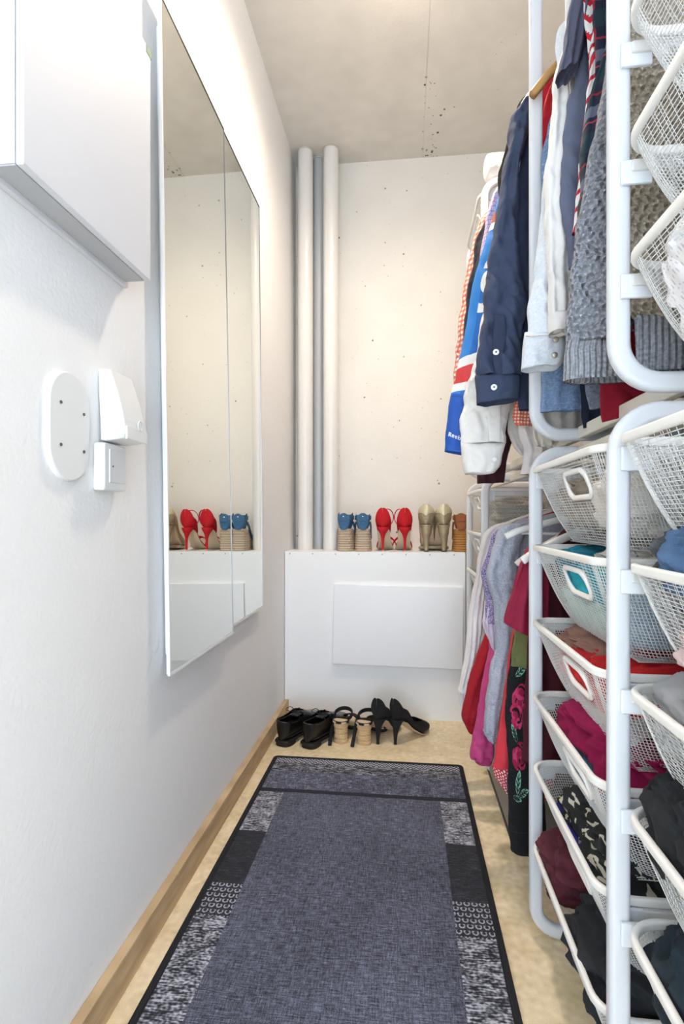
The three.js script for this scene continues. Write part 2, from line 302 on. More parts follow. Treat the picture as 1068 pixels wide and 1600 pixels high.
for (let i = 0; i < 5; i++) {
  const sides = [[-1], [1, -1], [1], [-1], [1]][i];
  loop(i, 0, 1.04, 'shelf_frame', 'lower white tubular frame with rounded corners, ' + (i === 2 ? 'with the floor-level curve beside the maroon trousers' : near[i]), SLOTS, sides);
  loop(i, UP, 2.065, 'shelf_frame', 'upper white tubular frame with rounded corners, ' + near[i], i < 2 ? [1.205, 1.35, 1.5] : i > 2 ? [2.03] : [], i < 2 ? [i ? 1 : -1] : sides);
}
for (let i = 0; i < 4; i++) for (const [y, w] of [[1.024, 'top of the lower frames'], [1.066, 'foot of the upper frames']]) {
  const t = thing('crossbar', `cream flat bar along the ${w}, ` + ['running towards the camera', 'beside the folded grey trousers', 'below the hanging shirts', 'by the boxed ledge'][i], 'crossbar', [.367, y, (ZL[i] + ZL[i + 1]) / 2], 'cream crossbars');
  const L = Math.abs(ZL[i] - ZL[i + 1]) - .0235; part('bar', box(-.009, .009, -.0125, .0125, -L / 2, L / 2, .003), M.cream, t);
  part('end_cap', box(-.0095, .0095, -.013, .013, L / 2 - .012, L / 2 + .001, .003), M.cream, t);
}
for (const [y, x, z0, z1, l, top] of [[1.985, .53, -.757, -1.919, 'white clothes rail along the top of the upper frames', 2.04], [.935, .53, -1.207, -1.919, 'white clothes rail inside the lower frames', 1.013]]) {
  const t = thing('clothes_rail', l, 'rail', [x, y, 0]);
  part('rod', new THREE.CylinderGeometry(.0125, .0125, z0 - z1, 20).rotateX(Math.PI / 2).translate(0, 0, (z0 + z1) / 2), M.frame, t);
  for (const z of [z0 - .012, z1 + .012]) part('bracket', box(-.01, .01, -.014, top - y, z - .004, z + .004, .002), M.frame, t);
}
// basket: local origin on the rim plane, at the middle; -x is the front that faces the aisle
const BA = .205, BX0 = -.262, BX1 = .262, BH = .142;
function basketAt(h) {                           // h: 0 rim .. 1 floor -> half sizes
  const e = Math.pow(h, 3) * .5 + h * .5; return { x0: BX0 + .05 * h + .012 * h * h * h, x1: BX1 - .03 * e, a: BA - .042 * e, y: -BH * h, r: .045 };
}
function basketRing(h) { const b = basketAt(h); return roundRect(b.x0, b.x1, -b.a, b.a, b.r, 6).map(([x, z]) => [x, b.y, z]); }
function wires(lines) {                       // many thin three-sided wires in one mesh
  const pos = [], uv = [], idx = []; const T = new THREE.Vector3(), A = new THREE.Vector3(), B = new THREE.Vector3(), U = new THREE.Vector3();
  for (const [L, r] of lines) { const base = pos.length / 3;
    L.forEach((p, i) => {
      const a = L[Math.max(0, i - 1)], b = L[Math.min(L.length - 1, i + 1)]; T.set(b[0] - a[0], b[1] - a[1], b[2] - a[2]).normalize();
      U.set(0, 1, 0); if (Math.abs(T.y) > .8) U.set(1, 0, 0); A.crossVectors(T, U).normalize(); B.crossVectors(A, T);
      for (let k = 0; k < 3; k++) { const t = k * Math.PI * 2 / 3 + .5, c = Math.cos(t) * r, s = Math.sin(t) * r; pos.push(p[0] + A.x * c + B.x * s, p[1] + A.y * c + B.y * s, p[2] + A.z * c + B.z * s); uv.push(0, 0); }
    });
    for (let i = 0; i < L.length - 1; i++) for (let k = 0; k < 3; k++) { const a = base + i * 3 + k, b = base + i * 3 + (k + 1) % 3; idx.push(a, b, a + 3, b, b + 3, a + 3); }
  }
  return meshGeo(pos, uv, idx);
}
const HOLE = { z0: .004, z1: .106, h0: .165, h1: .435 };
function inHole(p, h) { return p[0] < -.19 && p[2] > HOLE.z0 && p[2] < HOLE.z1 && h > HOLE.h0 && h < HOLE.h1; }
function makeBasket() {
  const t = new THREE.Group(); t.name = 'mesh_basket'; const lines = [], P = .0048;
  const levels = Math.round(BH / P);
  for (let i = 1; i < levels; i++) { const h = i / levels, R = basketRing(h); R.push(R[0]);
    const dense = []; R.forEach((p, j) => { if (j) { const q = R[j - 1], d = Math.hypot(p[0] - q[0], p[2] - q[2]), k = (p[0] < -.19 && q[0] < -.19 && d > .1) ? 30 : 1; for (let s = 1; s <= k; s++) dense.push(q.map((v, c) => v + (p[c] - v) * s / k)); } else dense.push(p); });
    let cur = []; for (const p of dense) { if (inHole(p, h)) { if (cur.length > 1) lines.push([cur, .00068]); cur = []; } else cur.push(p); } if (cur.length > 1) lines.push([cur, .00068]); }
  const per = basketRing(0), along = []; let acc = 0; per.push(per[0]);
  for (let j = 1; j < per.length; j++) { const a = per[j - 1], b = per[j], d = Math.hypot(a[0] - b[0], a[2] - b[2]); while (acc < d) { along.push([j - 1, acc / d]); acc += P; } acc -= d; }
  for (const [j, f] of along) { let cur = []; const ez = Math.abs(per[j][2] - per[j + 1][2]) > .1, rr = ez ? .0003 : .0008; if (ez && Math.round(f * 40) % 2) continue; for (let i = 0; i <= 12; i++) { const h = i / 12, R = basketRing(h), a = R[j], b = R[(j + 1) % R.length], p = a.map((v, c) => v + (b[c] - v) * f); if (inHole(p, h)) { if (cur.length > 1) lines.push([cur, rr]); cur = []; } else cur.push(p); } if (cur.length > 1) lines.push([cur, rr]); }
  const b = basketAt(1); for (let x = b.x0 + .008; x < b.x1; x += P) lines.push([[[x, b.y, -b.a + .002], [x, b.y, b.a - .002]], .0008]); for (let z = -b.a + .008; z < b.a; z += P) lines.push([[[b.x0 + .002, b.y, z], [b.x1 - .002, b.y, z]], .0008]);
  const m = part('wire_mesh', wires(lines), M.wire, t); m.userData.kind = 'stuff';
  const rimPts = roundRect(BX0, BX1, -BA, BA, .045, 8).map(([x, z]) => [x, 0, z]);
  part('rim', sweep(rimPts, .0045, .006, [0, 1, 0]), M.rim, t);
  const hp = []; for (const [z, h] of roundRect(-.053, .053, -.0205, .0205, .016, 6)) { const hh = .30 + h / BH, q = basketAt(hh); hp.push([q.x0 - .001, q.y, z + .055]); }
  part('handle_ring', sweep(hp, .0042, .0036, [-.93, .37, 0]), M.rim, t);
  return t;
}
const basketProto = makeBasket();
let firstBasket = true;
function basket(i, y, label, dx = 0) {
  let r; const pos = [FX0 + BX1 + dx + (i === 0 && y !== SLOTS[0] ? .012 : 0), y, (ZL[i] + ZL[i + 1]) / 2];
  if (firstBasket) { r = basketProto; r.name = numbered('mesh_basket'); r.position.set(...pos); r.userData = { label, category: 'basket', group: 'white wire mesh baskets in the frames' }; scene.add(r); firstBasket = false; }
  else r = copyOf(basketProto, pos, label, 'white wire mesh baskets in the frames');
  return r;
}
const ord = ['topmost', 'second down', 'third down', 'fourth down', 'fifth down', 'lowest'];
const held = [
  ['pale grey linens in the stack nearest the camera', 'a fluffy blue scarf in the nearest stack', 'a fluffy white item in the nearest stack', 'a black sweater heaped high in the nearest stack', 'dark teal clothes in the nearest stack', 'dark clothes low in the nearest stack'],
  ['cream and grey clothes in the middle stack', 'turquoise and pale mint clothes in the middle stack', 'brown and bright red clothes in the middle stack', 'raspberry pink cloth in the middle stack', 'black clothes with cream print in the middle stack', 'maroon and black trousers over its rim, middle stack'],
  ['grey-brown folded clothes in the far stack', 'dark clothes in the far stack', 'grey clothes in the far stack', null, null, null]];
[[0, 0], [1, 1], [3, 2]].forEach(([u, k]) => SLOTS.forEach((y, s) => { if (held[k][s]) basket(u, y, `mesh basket ${ord[s]}, with ${held[k][s]}`); }));
basket(0, 1.205, 'mesh basket at the foot of the near upper frame, holding a white lace blouse');
basket(0, 1.35, 'white mesh basket in the middle of the near upper frame, seen from below');
basket(0, 1.5, 'white mesh basket highest in the near upper frame, cut by the top of the picture');
basket(3, 2.03, 'white mesh basket at the very top of the far upper frame near the ceiling');
// ================================================================ hanging clothes
// rows: [y, left x, right x] from the top down, in the plane z: a closed tube of cloth with thickness, folds and an open hem
function drape(rows, o) {
  const { z, t = .018, fold = .004, k = 3, seed = 1, wr = .004, n = 46, capTop = true, norm = false, flare = 1, hem = .03, lean = 0, tilt = 0 } = o;
  const len = rows[0][0] - rows[rows.length - 1][0], S = Math.max(8, Math.round(len / .011));
  const R = smoothRows(rows, S), rings = [], UV = [];
  const ring = (row, i, inner) => {
    const [y, xl, xr] = row, c = (xl + xr) / 2, w = (xr - xl) / 2, f = i / S, pts = [], uvr = []; let u = 0;
    const tt = t * (1 + (flare - 1) * f) * Math.min(1, .25 + Math.sqrt(f * 9)), ends = Math.min(1, f * 5);
    for (let j = 0; j <= n; j++) {
      const a = -Math.PI / 2 + j / n * Math.PI * 2, ca = Math.cos(a), sa = Math.sin(a), x = c + w * spow(ca, .92);
      let zz = z + tt * spow(sa, .8) * inner + lean * f;
      zz += ends * fold * Math.sin(k * Math.PI * (x - c) / Math.max(w, .02) + 2.2 * N(y * 2.2, seed) * 2 + seed) * Math.min(1, Math.abs(sa) * 1.6);
      const nz = N(x * 24 + seed, y * 11, seed * 1.3) + .55 * N(x * 60, y * 34 + x * 30, seed * 2.1) + .75 * (1 - 2.4 * Math.sqrt(N(x * 14, y * 20 + x * 22, seed * 3.3) ** 2 + .002)) + .5 * (1 - 2.6 * Math.sqrt(N(x * 20, y * 26 - x * 34, seed * 1.9) ** 2 + .003)) - .5;
      zz += wr * 1.5 * nz * spow(sa, .6);
      const xe = x + wr * 1.1 * (N(y * 17, seed * 4.4, Math.sign(ca)) + .5 * N(y * 44, seed, Math.sign(ca))) * Math.pow(Math.abs(ca), 3) * Math.min(1, f * 12);
      const X = c + (xe - c) * (inner < 1 ? .96 : 1);
      const Yh = y + (f > .96 ? .004 * N(x * 30, seed, 8) : 0) + tilt * (x - c) * Math.min(1, f * 3);
      if (j) { const q = pts[j - 1]; u += Math.hypot(X - q[0], zz - q[2]); }
      pts.push([X, Yh, zz]); uvr.push(norm ? [ca * .5 + .5, 1 - f] : [u, y]);
    }
    if (!norm) { const h = u / 2; uvr.forEach(q => { q[0] -= h; }); }
    UV.push(uvr); return pts;
  };
  R.forEach((row, i) => rings.push(ring(row, i, 1)));
  if (hem) { const last = R[S]; rings.push(ring([last[0] + .002, last[1], last[2]], S, .86)); const up = R[Math.max(0, S - 3)]; rings.push(ring(up, S - 3, .8)); }
  return skin(rings, capTop, true, (i, j) => UV[i][j]);
}
const SH = .53;                                   // rail position
function bodyRows(y0, y1, hw = .235, x0 = SH) { return [[y0, x0 - .03, x0 + .03], [y0 - .03, x0 - .07, x0 + .07], [y0 - .075, x0 - hw + .03, x0 + hw - .03], [y0 - .13, x0 - hw, x0 + hw], [(y0 + y1) / 2, x0 - hw + .01, x0 + hw - .01], [y1, x0 - hw, x0 + hw]]; }
function buttonGeo(x, y, z, r = .0055) { const g = new THREE.CylinderGeometry(r, r, .0025, 16); g.rotateX(Math.PI / 2); g.translate(x, y, z); return g; }
const bt = std(0xf4f4f2, .4), snapM = std(0xc9c4ba, .35, { metalness: .6 });
function garment(name, label, cat, group) { return thing(name, label, cat, [0, 0, 0], group); }
const GU = 'clothes hanging from the upper rail', GL = 'clothes hanging from the lower rail';
function patch(rows, z, th = .003) { return drape(rows, { z, t: th, fold: 0, wr: .0005, n: 20, hem: 0 }); }

// ---- upper rail, between the two near posts (front to back)
{ // chunky grey sweater
  const t = garment('sweater', 'chunky grey knitted sweater with ribbed cuff hanging behind the nearest post', 'sweater', GU);
  const km = fabMap(melange([118, 124, 136], [196, 200, 208], 3), { bumpMap: knitBump, bumpScale: .012 }), kb = fabMap(melange([140, 130, 116], [226, 212, 190], 5), { bumpMap: knitBump, bumpScale: .012 }), kr = fabMap(melange([122, 126, 134], [182, 186, 194], 4), { bumpMap: ribBump, bumpScale: .004 });
  part('sleeve', drape([[1.806, .338, .392], [1.715, .322, .365], [1.546, .298, .347], [1.429, .274, .338], [1.316, .256, .333], [1.239, .246, .333], [1.148, .241, .331]], { z: -.852, t: .026, fold: .004, k: 1, seed: 2, wr: .006 }), km, t);
  part('cuff', drape([[1.16, .243, .331], [1.127, .239, .333], [1.095, .237, .336]], { z: -.852, t: .024, fold: .001, seed: 3, wr: .002 }), kr, t);
  part('body', drape([[1.96, .49, .57], [1.9, .42, .64], [1.82, .31, .73], [1.6, .288, .745], [1.35, .288, .745], [1.25, .292, .745], [1.19, .305, .74], [1.165, .318, .74]], { z: -.802, t: .02, fold: .005, k: 4, seed: 4, wr: .005 }), kb, t);
  part('hem_band', drape([[1.175, .318, .735], [1.14, .32, .73], [1.092, .322, .73]], { z: -.802, t: .018, fold: .004, k: 4, seed: 4, wr: .002 }), kr, t);
}
{ const t = garment('rust_shirt', 'rust red checked shirt hem showing under the chunky grey sweater behind the nearest post', 'shirt', GU);
  part('body', drape([[1.95, .47, .58], [1.86, .36, .7], ...[[1.381, .352, .628], [1.207, .35, .619], [1.129, .352, .611], [1.103, .355, .602]]], { z: -.883, t: .005, seed: 61, wr: .001, fold: .001 }), fabMap(plaidTex([140, 56, 44], [[0, .004, [226, 196, 176], .5], [.009, .004, [70, 32, 36], .6]], .018)), t); }
{ const t = garment('flannel_shirt', 'navy plaid flannel shirt with red and green lines beside the chunky grey sweater', 'shirt', GU);
  const pm = fabMap(plaidTex([28, 34, 56], [[.01, .004, [170, 40, 52], .8], [.03, .03, [30, 62, 66], .6], [.075, .003, [190, 60, 70], .8], [.085, .018, [150, 156, 178], .5]], .11));
  part('sleeve', drape([[1.666, .322, .378], [1.636, .316, .373], [1.599, .305, .359], [1.556, .293, .345], [1.484, .281, .33], [1.409, .277, .32], [1.336, .271, .316], [1.265, .264, .306], [1.183, .262, .311]], { z: -.905, t: .022, seed: 5, wr: .005 }), pm, t);
  part('body', drape(bodyRows(1.97, 1.2), { z: -.922, t: .010, seed: 6, wr: .005 }), pm, t);
}
{ const t = garment('check_shirt', 'white shirt with bold red zigzag check between the dark grey top and the navy plaid', 'shirt', GU);
  const zm = fabMap(tex(256, .09, (x, y) => { const q = Math.abs(((x / .045) % 1) - .5) * 2, f = (y / .03 + q * .8) % 1, g2 = (y / .0075 + x / .0075) % 1; return f < .34 ? [208, 34, 50] : (f < .42 && g2 < .6 ? [120, 96, 120] : [240, 236, 234]); }));
  part('sleeve', drape([[2.014, .353, .415], [1.849, .331, .385], [1.745, .316, .37], [1.703, .309, .365], [1.639, .306, .36], [1.578, .299, .35], [1.472, .289, .34], [1.367, .28, .33]], { z: -.948, t: .011, seed: 7, wr: .004 }), zm, t);
  part('body', drape(bodyRows(1.97, 1.2), { z: -.955, t: .006, seed: 8, wr: .004, fold: .002 }), zm, t);
}
{ const t = garment('dark_tee', 'dark grey short-sleeved tee in front of a white shirt, beside the red zigzag check', 'tee', GU);
  const gm = fab(0x53566a), gm2 = fab(0x626a80);
  part('sleeve', drape([[2.034, .319, .382], [1.908, .299, .335], [1.8, .287, .319], [1.724, .274, .306], [1.675, .264, .299], [1.651, .261, .295]], { z: -.975, t: .02, seed: 9, wr: .004, tilt: .25 }), gm, t);
  part('body', drape([...[[2.139, .416, .56], [2.086, .365, .58]], ...[[1.998, .336, .6], [1.78, .301, .6], [1.659, .297, .6], [1.627, .286, .6], [1.591, .278, .6], [1.543, .277, .6], [1.495, .274, .6], [1.441, .272, .59], [1.385, .279, .56], [1.323, .285, .529]]], { z: -.995, t: .018, seed: 10, fold: .006, k: 7, wr: .005 }), gm2, t);
}
{ const t = garment('white_shirt', 'plain white shirt with rolled sleeve between the pale denim shirt and the dark grey top', 'shirt', GU);
  const wm = fab(0xefedea);
  part('sleeve', drape([[1.768, .294, .318], [1.704, .277, .301], [1.651, .269, .297], [1.587, .264, .294], [1.489, .257, .288], [1.394, .259, .297], [1.312, .261, .301], [1.231, .264, .299]], { z: -1.037, t: .018, seed: 11, wr: .005, fold: .003, k: 2 }), wm, t);
  part('rolled_cuff', drape([[1.264, .263, .3], [1.247, .263, .301], [1.228, .264, .3]], { z: -1.04, t: .026, seed: 11, wr: .002, fold: 0 }), wm, t);
  part('body', drape(bodyRows(1.97, 1.25), { z: -1.05, t: .009, seed: 12 }), wm, t);
}
{ const t = garment('denim_shirt', 'very pale blue denim shirt whose snap cuff hangs in front of the second post', 'shirt', GU);
  const dm = fabMap(melange([206, 217, 228], [232, 236, 240], 8)), sm = std(0xf2eeea, .8);
  part('sleeve', drape([[1.664, .282, .327], [1.542, .267, .31], [1.403, .254, .294], [1.333, .245, .29], [1.28, .238, .287], [1.236, .232, .301]], { z: -1.092, t: .021, seed: 13, wr: .005, fold: .003, k: 1 }), dm, t);
  part('cuff', drape([[1.248, .231, .304], [1.216, .228, .306], [1.19, .226, .304], [1.176, .225, .293]], { z: -1.09, t: .026, seed: 14, wr: .0015, fold: .001 }), dm, t);
  part('cuff_seam', patch([[1.236, .226, .292], [1.233, .226, .292]], -1.0635, .0012), sm, t);
  for (const [x, y] of [[.282, 1.224], [.28, 1.195]]) part('snap_button', new THREE.SphereGeometry(.0058, 14, 8).scale(1, 1, .5).translate(x, y, -1.062), snapM, t);
  part('body', drape(bodyRows(1.95, 1.28), { z: -1.108, t: .008, seed: 15 }), dm, t);
}
{ const t = garment('red_tee', 'bright red top seen in a sliver beside the second post', 'top', GU);
  part('sleeve', drape([[1.872, .342, .376], [1.835, .318, .376], [1.791, .303, .369], [1.736, .295, .362], [1.68, .291, .362], [1.597, .291, .356], [1.429, .294, .356], [1.263, .299, .356]], { z: -1.228, t: .012, seed: 16, wr: .003, fold: .002 }), fab(0xc01f30), t);
  part('body', drape(bodyRows(1.95, 1.3), { z: -1.242, t: .007, seed: 17, wr: .002, fold: .002 }), fab(0xc01f30), t); }
{ const t = garment('blue_tee', 'heather blue jersey top whose hem shows beside the second post', 'top', GU);
  part('body', drape([[1.97, .5, .56], [1.9, .4, .66], [1.8, .33, .73], ...[[1.635, .28, .474], [1.425, .283, .474], [1.243, .284, .4], [1.164, .283, .379], [1.109, .281, .378]]], { z: -1.168, t: .010, seed: 18, wr: .003, fold: .002, tilt: .05 }), fabMap(melange([88, 118, 160], [148, 170, 200], 6, 0.15)), t); }
{ const t = garment('grey_tee', 'heather grey jersey top whose hem shows below the chunky sweater cuff', 'top', GU);
  part('body', drape([[1.97, .5, .56], [1.88, .36, .7], ...[[1.462, .349, .571], [1.214, .325, .571], [1.136, .32, .529], [1.094, .328, .509]]], { z: -1.018, t: .008, seed: 19, wr: .003, fold: .002, tilt: .12 }), fabMap(melange([92, 100, 120], [134, 142, 158], 7, 0.15)), t); }
{ const t = garment('red_skirt', 'crimson garment hem showing above the cream crossbar', 'skirt', GU);
  part('body', drape([[1.95, .45, .6], ...[[1.325, .335, .491], [1.112, .328, .471], [1.057, .332, .421]]], { z: -.967, t: .004, seed: 20, wr: .002, fold: .001, tilt: .15 }), fab(0x9c1530), t); }
{ const t = garment('navy_trousers', 'dark navy garment hem between the heather blue top and the crimson hem', 'trousers', GU);
  part('body', drape([[1.95, .46, .6], ...[[1.341, .346, .518], [1.127, .347, .459], [1.071, .353, .411]]], { z: -1.13, t: .004, seed: 21, wr: .002, fold: .002, tilt: .1 }), fab(0x1a2336), t); }
{ const t = garment('grey_trousers', 'folded pale grey trousers hanging behind the second post foot', 'trousers', GU);
  part('leg', drape([[1.96, .47, .59], ...[[1.466, .303, .511], [1.129, .302, .399], [1.095, .306, .396], [1.067, .317, .384]]], { z: -1.256, t: .010, seed: 22, wr: .004 }), fab(0xc9c4bd), t); }

// ---- upper rail, beyond the second post
{ const t = garment('navy_shirt', 'dark navy button-cuff shirt hanging just left of the second post', 'shirt', GU);
  const nm = fab(0x3b4660), nd = fab(0x303a52), st = std(0x3a4256, .9);
  part('sleeve', drape([[1.841, .272, .306], [1.821, .256, .297], [1.78, .242, .283], [1.698, .227, .268], [1.595, .209, .26], [1.507, .194, .263], [1.418, .183, .275], [1.349, .173, .275], [1.285, .162, .269], [1.212, .164, .263]], { z: -1.29, t: .034, seed: 23, wr: .010, fold: .004, k: 2 }), nm, t);
  part('cuff', drape([[1.219, .162, .263], [1.191, .164, .262], [1.155, .165, .258]], { z: -1.29, t: .034, seed: 24, wr: .002, fold: .001, tilt: .06 }), nm, t);
  part('placket', patch([[1.345, .201, .223], [1.305, .198, .226], [1.248, .196, .22], [1.21, .204, .218]], -1.256, .003), nd, t);
  for (const [u, [x, y]] of [[.203, 1.26], [.199, 1.182]].entries()) { const b = part('button', buttonGeo(x, y, u ? -1.2535 : -1.2515, .0068), bt, t); part('button_hole', buttonGeo(x, y, u ? -1.2522 : -1.2502, .0018), M.dark, b); }
  part('body', drape([[1.97, .48, .56], [1.92, .36, .68], [1.86, .30, .74], ...[[1.6, .251, .508], [1.422, .26, .508], [1.258, .263, .508], [1.139, .267, .48]]], { z: -1.315, t: .018, seed: 25, wr: .006, fold: .005, k: 4 }), nd, t);
}
{ const t = garment('striped_shirt', 'white striped shirt collar and shoulder behind the navy shirt', 'shirt', GU);
  const sm = fabMap(tex(64, .012, x => x < .002 ? [176, 174, 178] : [240, 238, 232], true, 4));
  part('body', drape([...[[1.946, .332, .413], [1.915, .297, .45], [1.881, .273, .479], [1.835, .264, .493], [1.759, .258, .493]], [1.5, .31, .74], [1.25, .32, .73]], { z: -1.352, t: .010, seed: 26, wr: .003, fold: .003 }), sm, t); }
{ const t = garment('olive_jacket', 'dark olive jacket shoulder peeking out behind the navy shirt', 'jacket', GU);
  part('body', drape([...[[1.966, .341, .476], [1.925, .287, .476], [1.883, .269, .476], [1.836, .255, .476], [1.777, .24, .476], [1.689, .23, .461]], [1.4, .31, .74], [1.28, .32, .73]], { z: -1.385, t: .014, seed: 27, wr: .003, fold: .004 }), fab(0x37352b), t); }
{ const t = garment('white_shirt', 'white button-cuff dress shirt whose creased cuff hangs below the navy shirt', 'shirt', GU);
  const wm = fab(0xf0ede8);
  part('sleeve', drape([[1.719, .266, .32], [1.59, .231, .292], [1.461, .206, .273], [1.329, .188, .266], [1.264, .169, .263], [1.224, .153, .263], [1.166, .146, .265], [1.078, .144, .257]], { z: -1.43, t: .03, seed: 28, wr: .009, fold: .004, k: 2 }), wm, t);
  part('cuff', drape([[1.084, .143, .257], [1.048, .146, .247], [1.022, .149, .244], [1.002, .154, .228]], { z: -1.43, t: .032, seed: 29, wr: .002, fold: .001, tilt: .05 }), wm, t);
  part('placket', patch([[1.181, .209, .238], [1.119, .207, .237], [1.079, .21, .237]], -1.394, .003), wm, t);
  const [[bx, by]] = [[.222, 1.034]]; part('button', buttonGeo(bx, by, -1.394, .0055), bt, t);
  part('body', drape(bodyRows(1.95, 1.28), { z: -1.45, t: .012, seed: 30 }), wm, t);
}
{ const t = garment('sports_jersey', 'bright blue sports jersey with white and red sleeve bands and white lettering at the cuff', 'jersey', GU);
  const cv = document.createElement('canvas'); cv.width = 256; cv.height = 1024; const c = cv.getContext('2d');
  const rows = [[1.76, .253, .352], [1.675, .229, .336], [1.574, .199, .311], [1.49, .179, .286], [1.361, .157, .269], [1.265, .138, .236], [1.2, .121, .228], [1.111, .112, .206], [1.062, .109, .199]], yT = rows[0][0], yB = rows[8][0], Yv = v => (yT - (.89 + (808 - v) * 1.5 / 862)) / (yT - yB) * 1024;
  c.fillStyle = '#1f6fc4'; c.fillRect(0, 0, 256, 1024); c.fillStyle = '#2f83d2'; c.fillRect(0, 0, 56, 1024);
  const band = (v0, v1, col, dx = 24) => { c.fillStyle = col; c.beginPath(); c.moveTo(0, Yv(v0 + dx)); c.lineTo(256, Yv(v0 - dx)); c.lineTo(256, Yv(v1 - dx)); c.lineTo(0, Yv(v1 + dx)); c.fill(); };
  band(340, 356, '#c0583c', 4); band(356, 366, '#f3f2ef', 4); band(522, 538, '#f3f2ef', 14); band(538, 568, '#d63a3c', 12); band(568, 587, '#f3f2ef', 10);
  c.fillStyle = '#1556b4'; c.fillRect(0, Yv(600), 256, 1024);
  c.fillStyle = '#f3f2ef'; c.font = 'bold 200px sans-serif'; c.fillText('2', 34, Yv(424)); c.fillText('9', 40, Yv(482)); c.fillStyle = '#cc3040'; c.fillRect(82, Yv(462), 34, 34);
  c.save(); c.translate(14, Yv(667)); c.rotate(.16); c.scale(1.3, 1.0); c.fillStyle = '#f6f6f4'; c.font = 'bold 30px sans-serif'; c.fillText('Reebok', 0, 0); c.restore();
  c.strokeStyle = '#0e4494'; c.lineWidth = 3; for (const v of [605, 697]) { c.beginPath(); c.moveTo(0, Yv(v)); c.lineTo(256, Yv(v)); c.stroke(); }
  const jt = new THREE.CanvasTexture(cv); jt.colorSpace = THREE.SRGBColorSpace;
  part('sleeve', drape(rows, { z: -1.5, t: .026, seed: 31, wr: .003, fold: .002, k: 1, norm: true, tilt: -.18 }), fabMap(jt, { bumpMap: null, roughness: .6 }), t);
  part('body', drape(bodyRows(1.95, 1.3), { z: -1.525, t: .012, seed: 32 }), fab(0x1a62b8), t);
}
{ const t = garment('lavender_shirt', 'pale lavender checked shirt between the black jacket and the blue jersey', 'shirt', GU);
  const lm = fabMap(plaidTex([214, 208, 226], [[0, .003, [130, 120, 190], .55], [.006, .0015, [220, 150, 160], .5]], .012));
  part('sleeve', drape([[1.852, .281, .35], [1.803, .25, .333], [1.778, .239, .316], [1.714, .223, .299], [1.612, .211, .281], [1.48, .195, .264], [1.337, .181, .255]], { z: -1.565, t: .02, seed: 33, wr: .004 }), lm, t);
  part('body', drape(bodyRows(1.95, 1.3), { z: -1.58, t: .011, seed: 34 }), lm, t); }
{ const t = garment('charcoal_jacket', 'charcoal black jacket with a long narrow sleeve left of the blue jersey', 'jacket', GU);
  const cm = fab(0x34343a);
  part('sleeve', drape([[1.843, .267, .34], [1.752, .23, .313], [1.702, .208, .295], [1.608, .192, .276], [1.513, .179, .258], [1.413, .171, .24], [1.302, .169, .225], [1.208, .173, .217]], { z: -1.64, t: .024, seed: 35, wr: .004 }), cm, t);
  part('body', drape(bodyRows(1.95, 1.3), { z: -1.665, t: .014, seed: 36 }), cm, t); }
{ const t = garment('gingham_shirt', 'orange-red and white gingham shirt furthest along the upper rail', 'shirt', GU);
  const gm = fabMap(plaidTex([244, 236, 228], [[0, .008, [216, 74, 40], .55]], .016));
  part('sleeve', drape([[1.855, .257, .336], [1.803, .225, .326], [1.661, .194, .277], [1.591, .182, .267], [1.482, .168, .247], [1.405, .16, .237], [1.292, .154, .227], [1.221, .158, .222]], { z: -1.76, t: .026, seed: 37, wr: .005 }), gm, t);
  part('body', drape(bodyRows(1.95, 1.3), { z: -1.785, t: .016, seed: 38 }), gm, t);
  }
{ const t = garment('gingham_shirt', 'small orange gingham shirt tail poking out under the navy shirt', 'shirt', GU);
  part('shirt_tail', drape([[1.95, .48, .58], [1.85, .35, .68], ...[[1.268, .274, .404], [1.19, .269, .345], [1.155, .264, .331], [1.129, .26, .323], [1.111, .266, .319]]], { z: -1.36, t: .007, seed: 39, wr: .002, fold: .002, tilt: -.1 }), fabMap(plaidTex([240, 214, 200], [[0, .004, [206, 70, 40], .6]], .008)), t); }
{ const t = garment('cream_shirt', 'crumpled cream shirt tail below the gingham corner', 'shirt', GU);
  part('shirt_tail', drape([[1.95, .47, .58], [1.8, .33, .7], ...[[1.305, .281, .443], [1.172, .27, .411], [1.122, .268, .382], [1.075, .281, .379], [1.051, .301, .363]]], { z: -1.469, t: .006, seed: 40, wr: .004, fold: .003 }), fab(0xe8e2da), t); }
{ const t = garment('crumpled_shirt', 'pale greyish shirt sleeve hanging crumpled left of the middle post, above the far baskets', 'shirt', GU);
  part('body', drape([[1.95, .47, .58], [1.8, .33, .7], [1.3, .33, .7], [1.1, .36, .5]], { z: -1.413, t: .004, seed: 60, wr: .001, fold: .001 }), fab(0xe4dcda), t);
  part('sleeve', drape([[1.158, .276, .344], [1.094, .286, .363], [1.046, .295, .369], [.995, .283, .36]], { z: -1.395, t: .02, seed: 41, wr: .006 }), fab(0xe4dcda), t); }
{ const t = garment('beige_trousers', 'beige trouser hem hanging beside the lower curve of the second post', 'trousers', GU);
  part('leg', drape([[1.95, .47, .59], ...[[1.329, .286, .461], [1.131, .285, .38], [1.074, .289, .353], [1.048, .297, .336]]], { z: -1.274, t: .005, seed: 42, wr: .003, fold: .002 }), fab(0xded5c6), t); }
{ const t = garment('maroon_trousers', 'maroon trouser leg hem hanging below the white dress shirt cuff', 'trousers', GU);
  part('leg', drape([[1.95, .47, .59], [1.7, .33, .7], ...[[1.294, .277, .418], [1.12, .229, .324], [1.062, .224, .307], [.994, .22, .302]]], { z: -1.705, t: .014, seed: 43, wr: .003, fold: .002 }), fab(0x3c1822), t); }

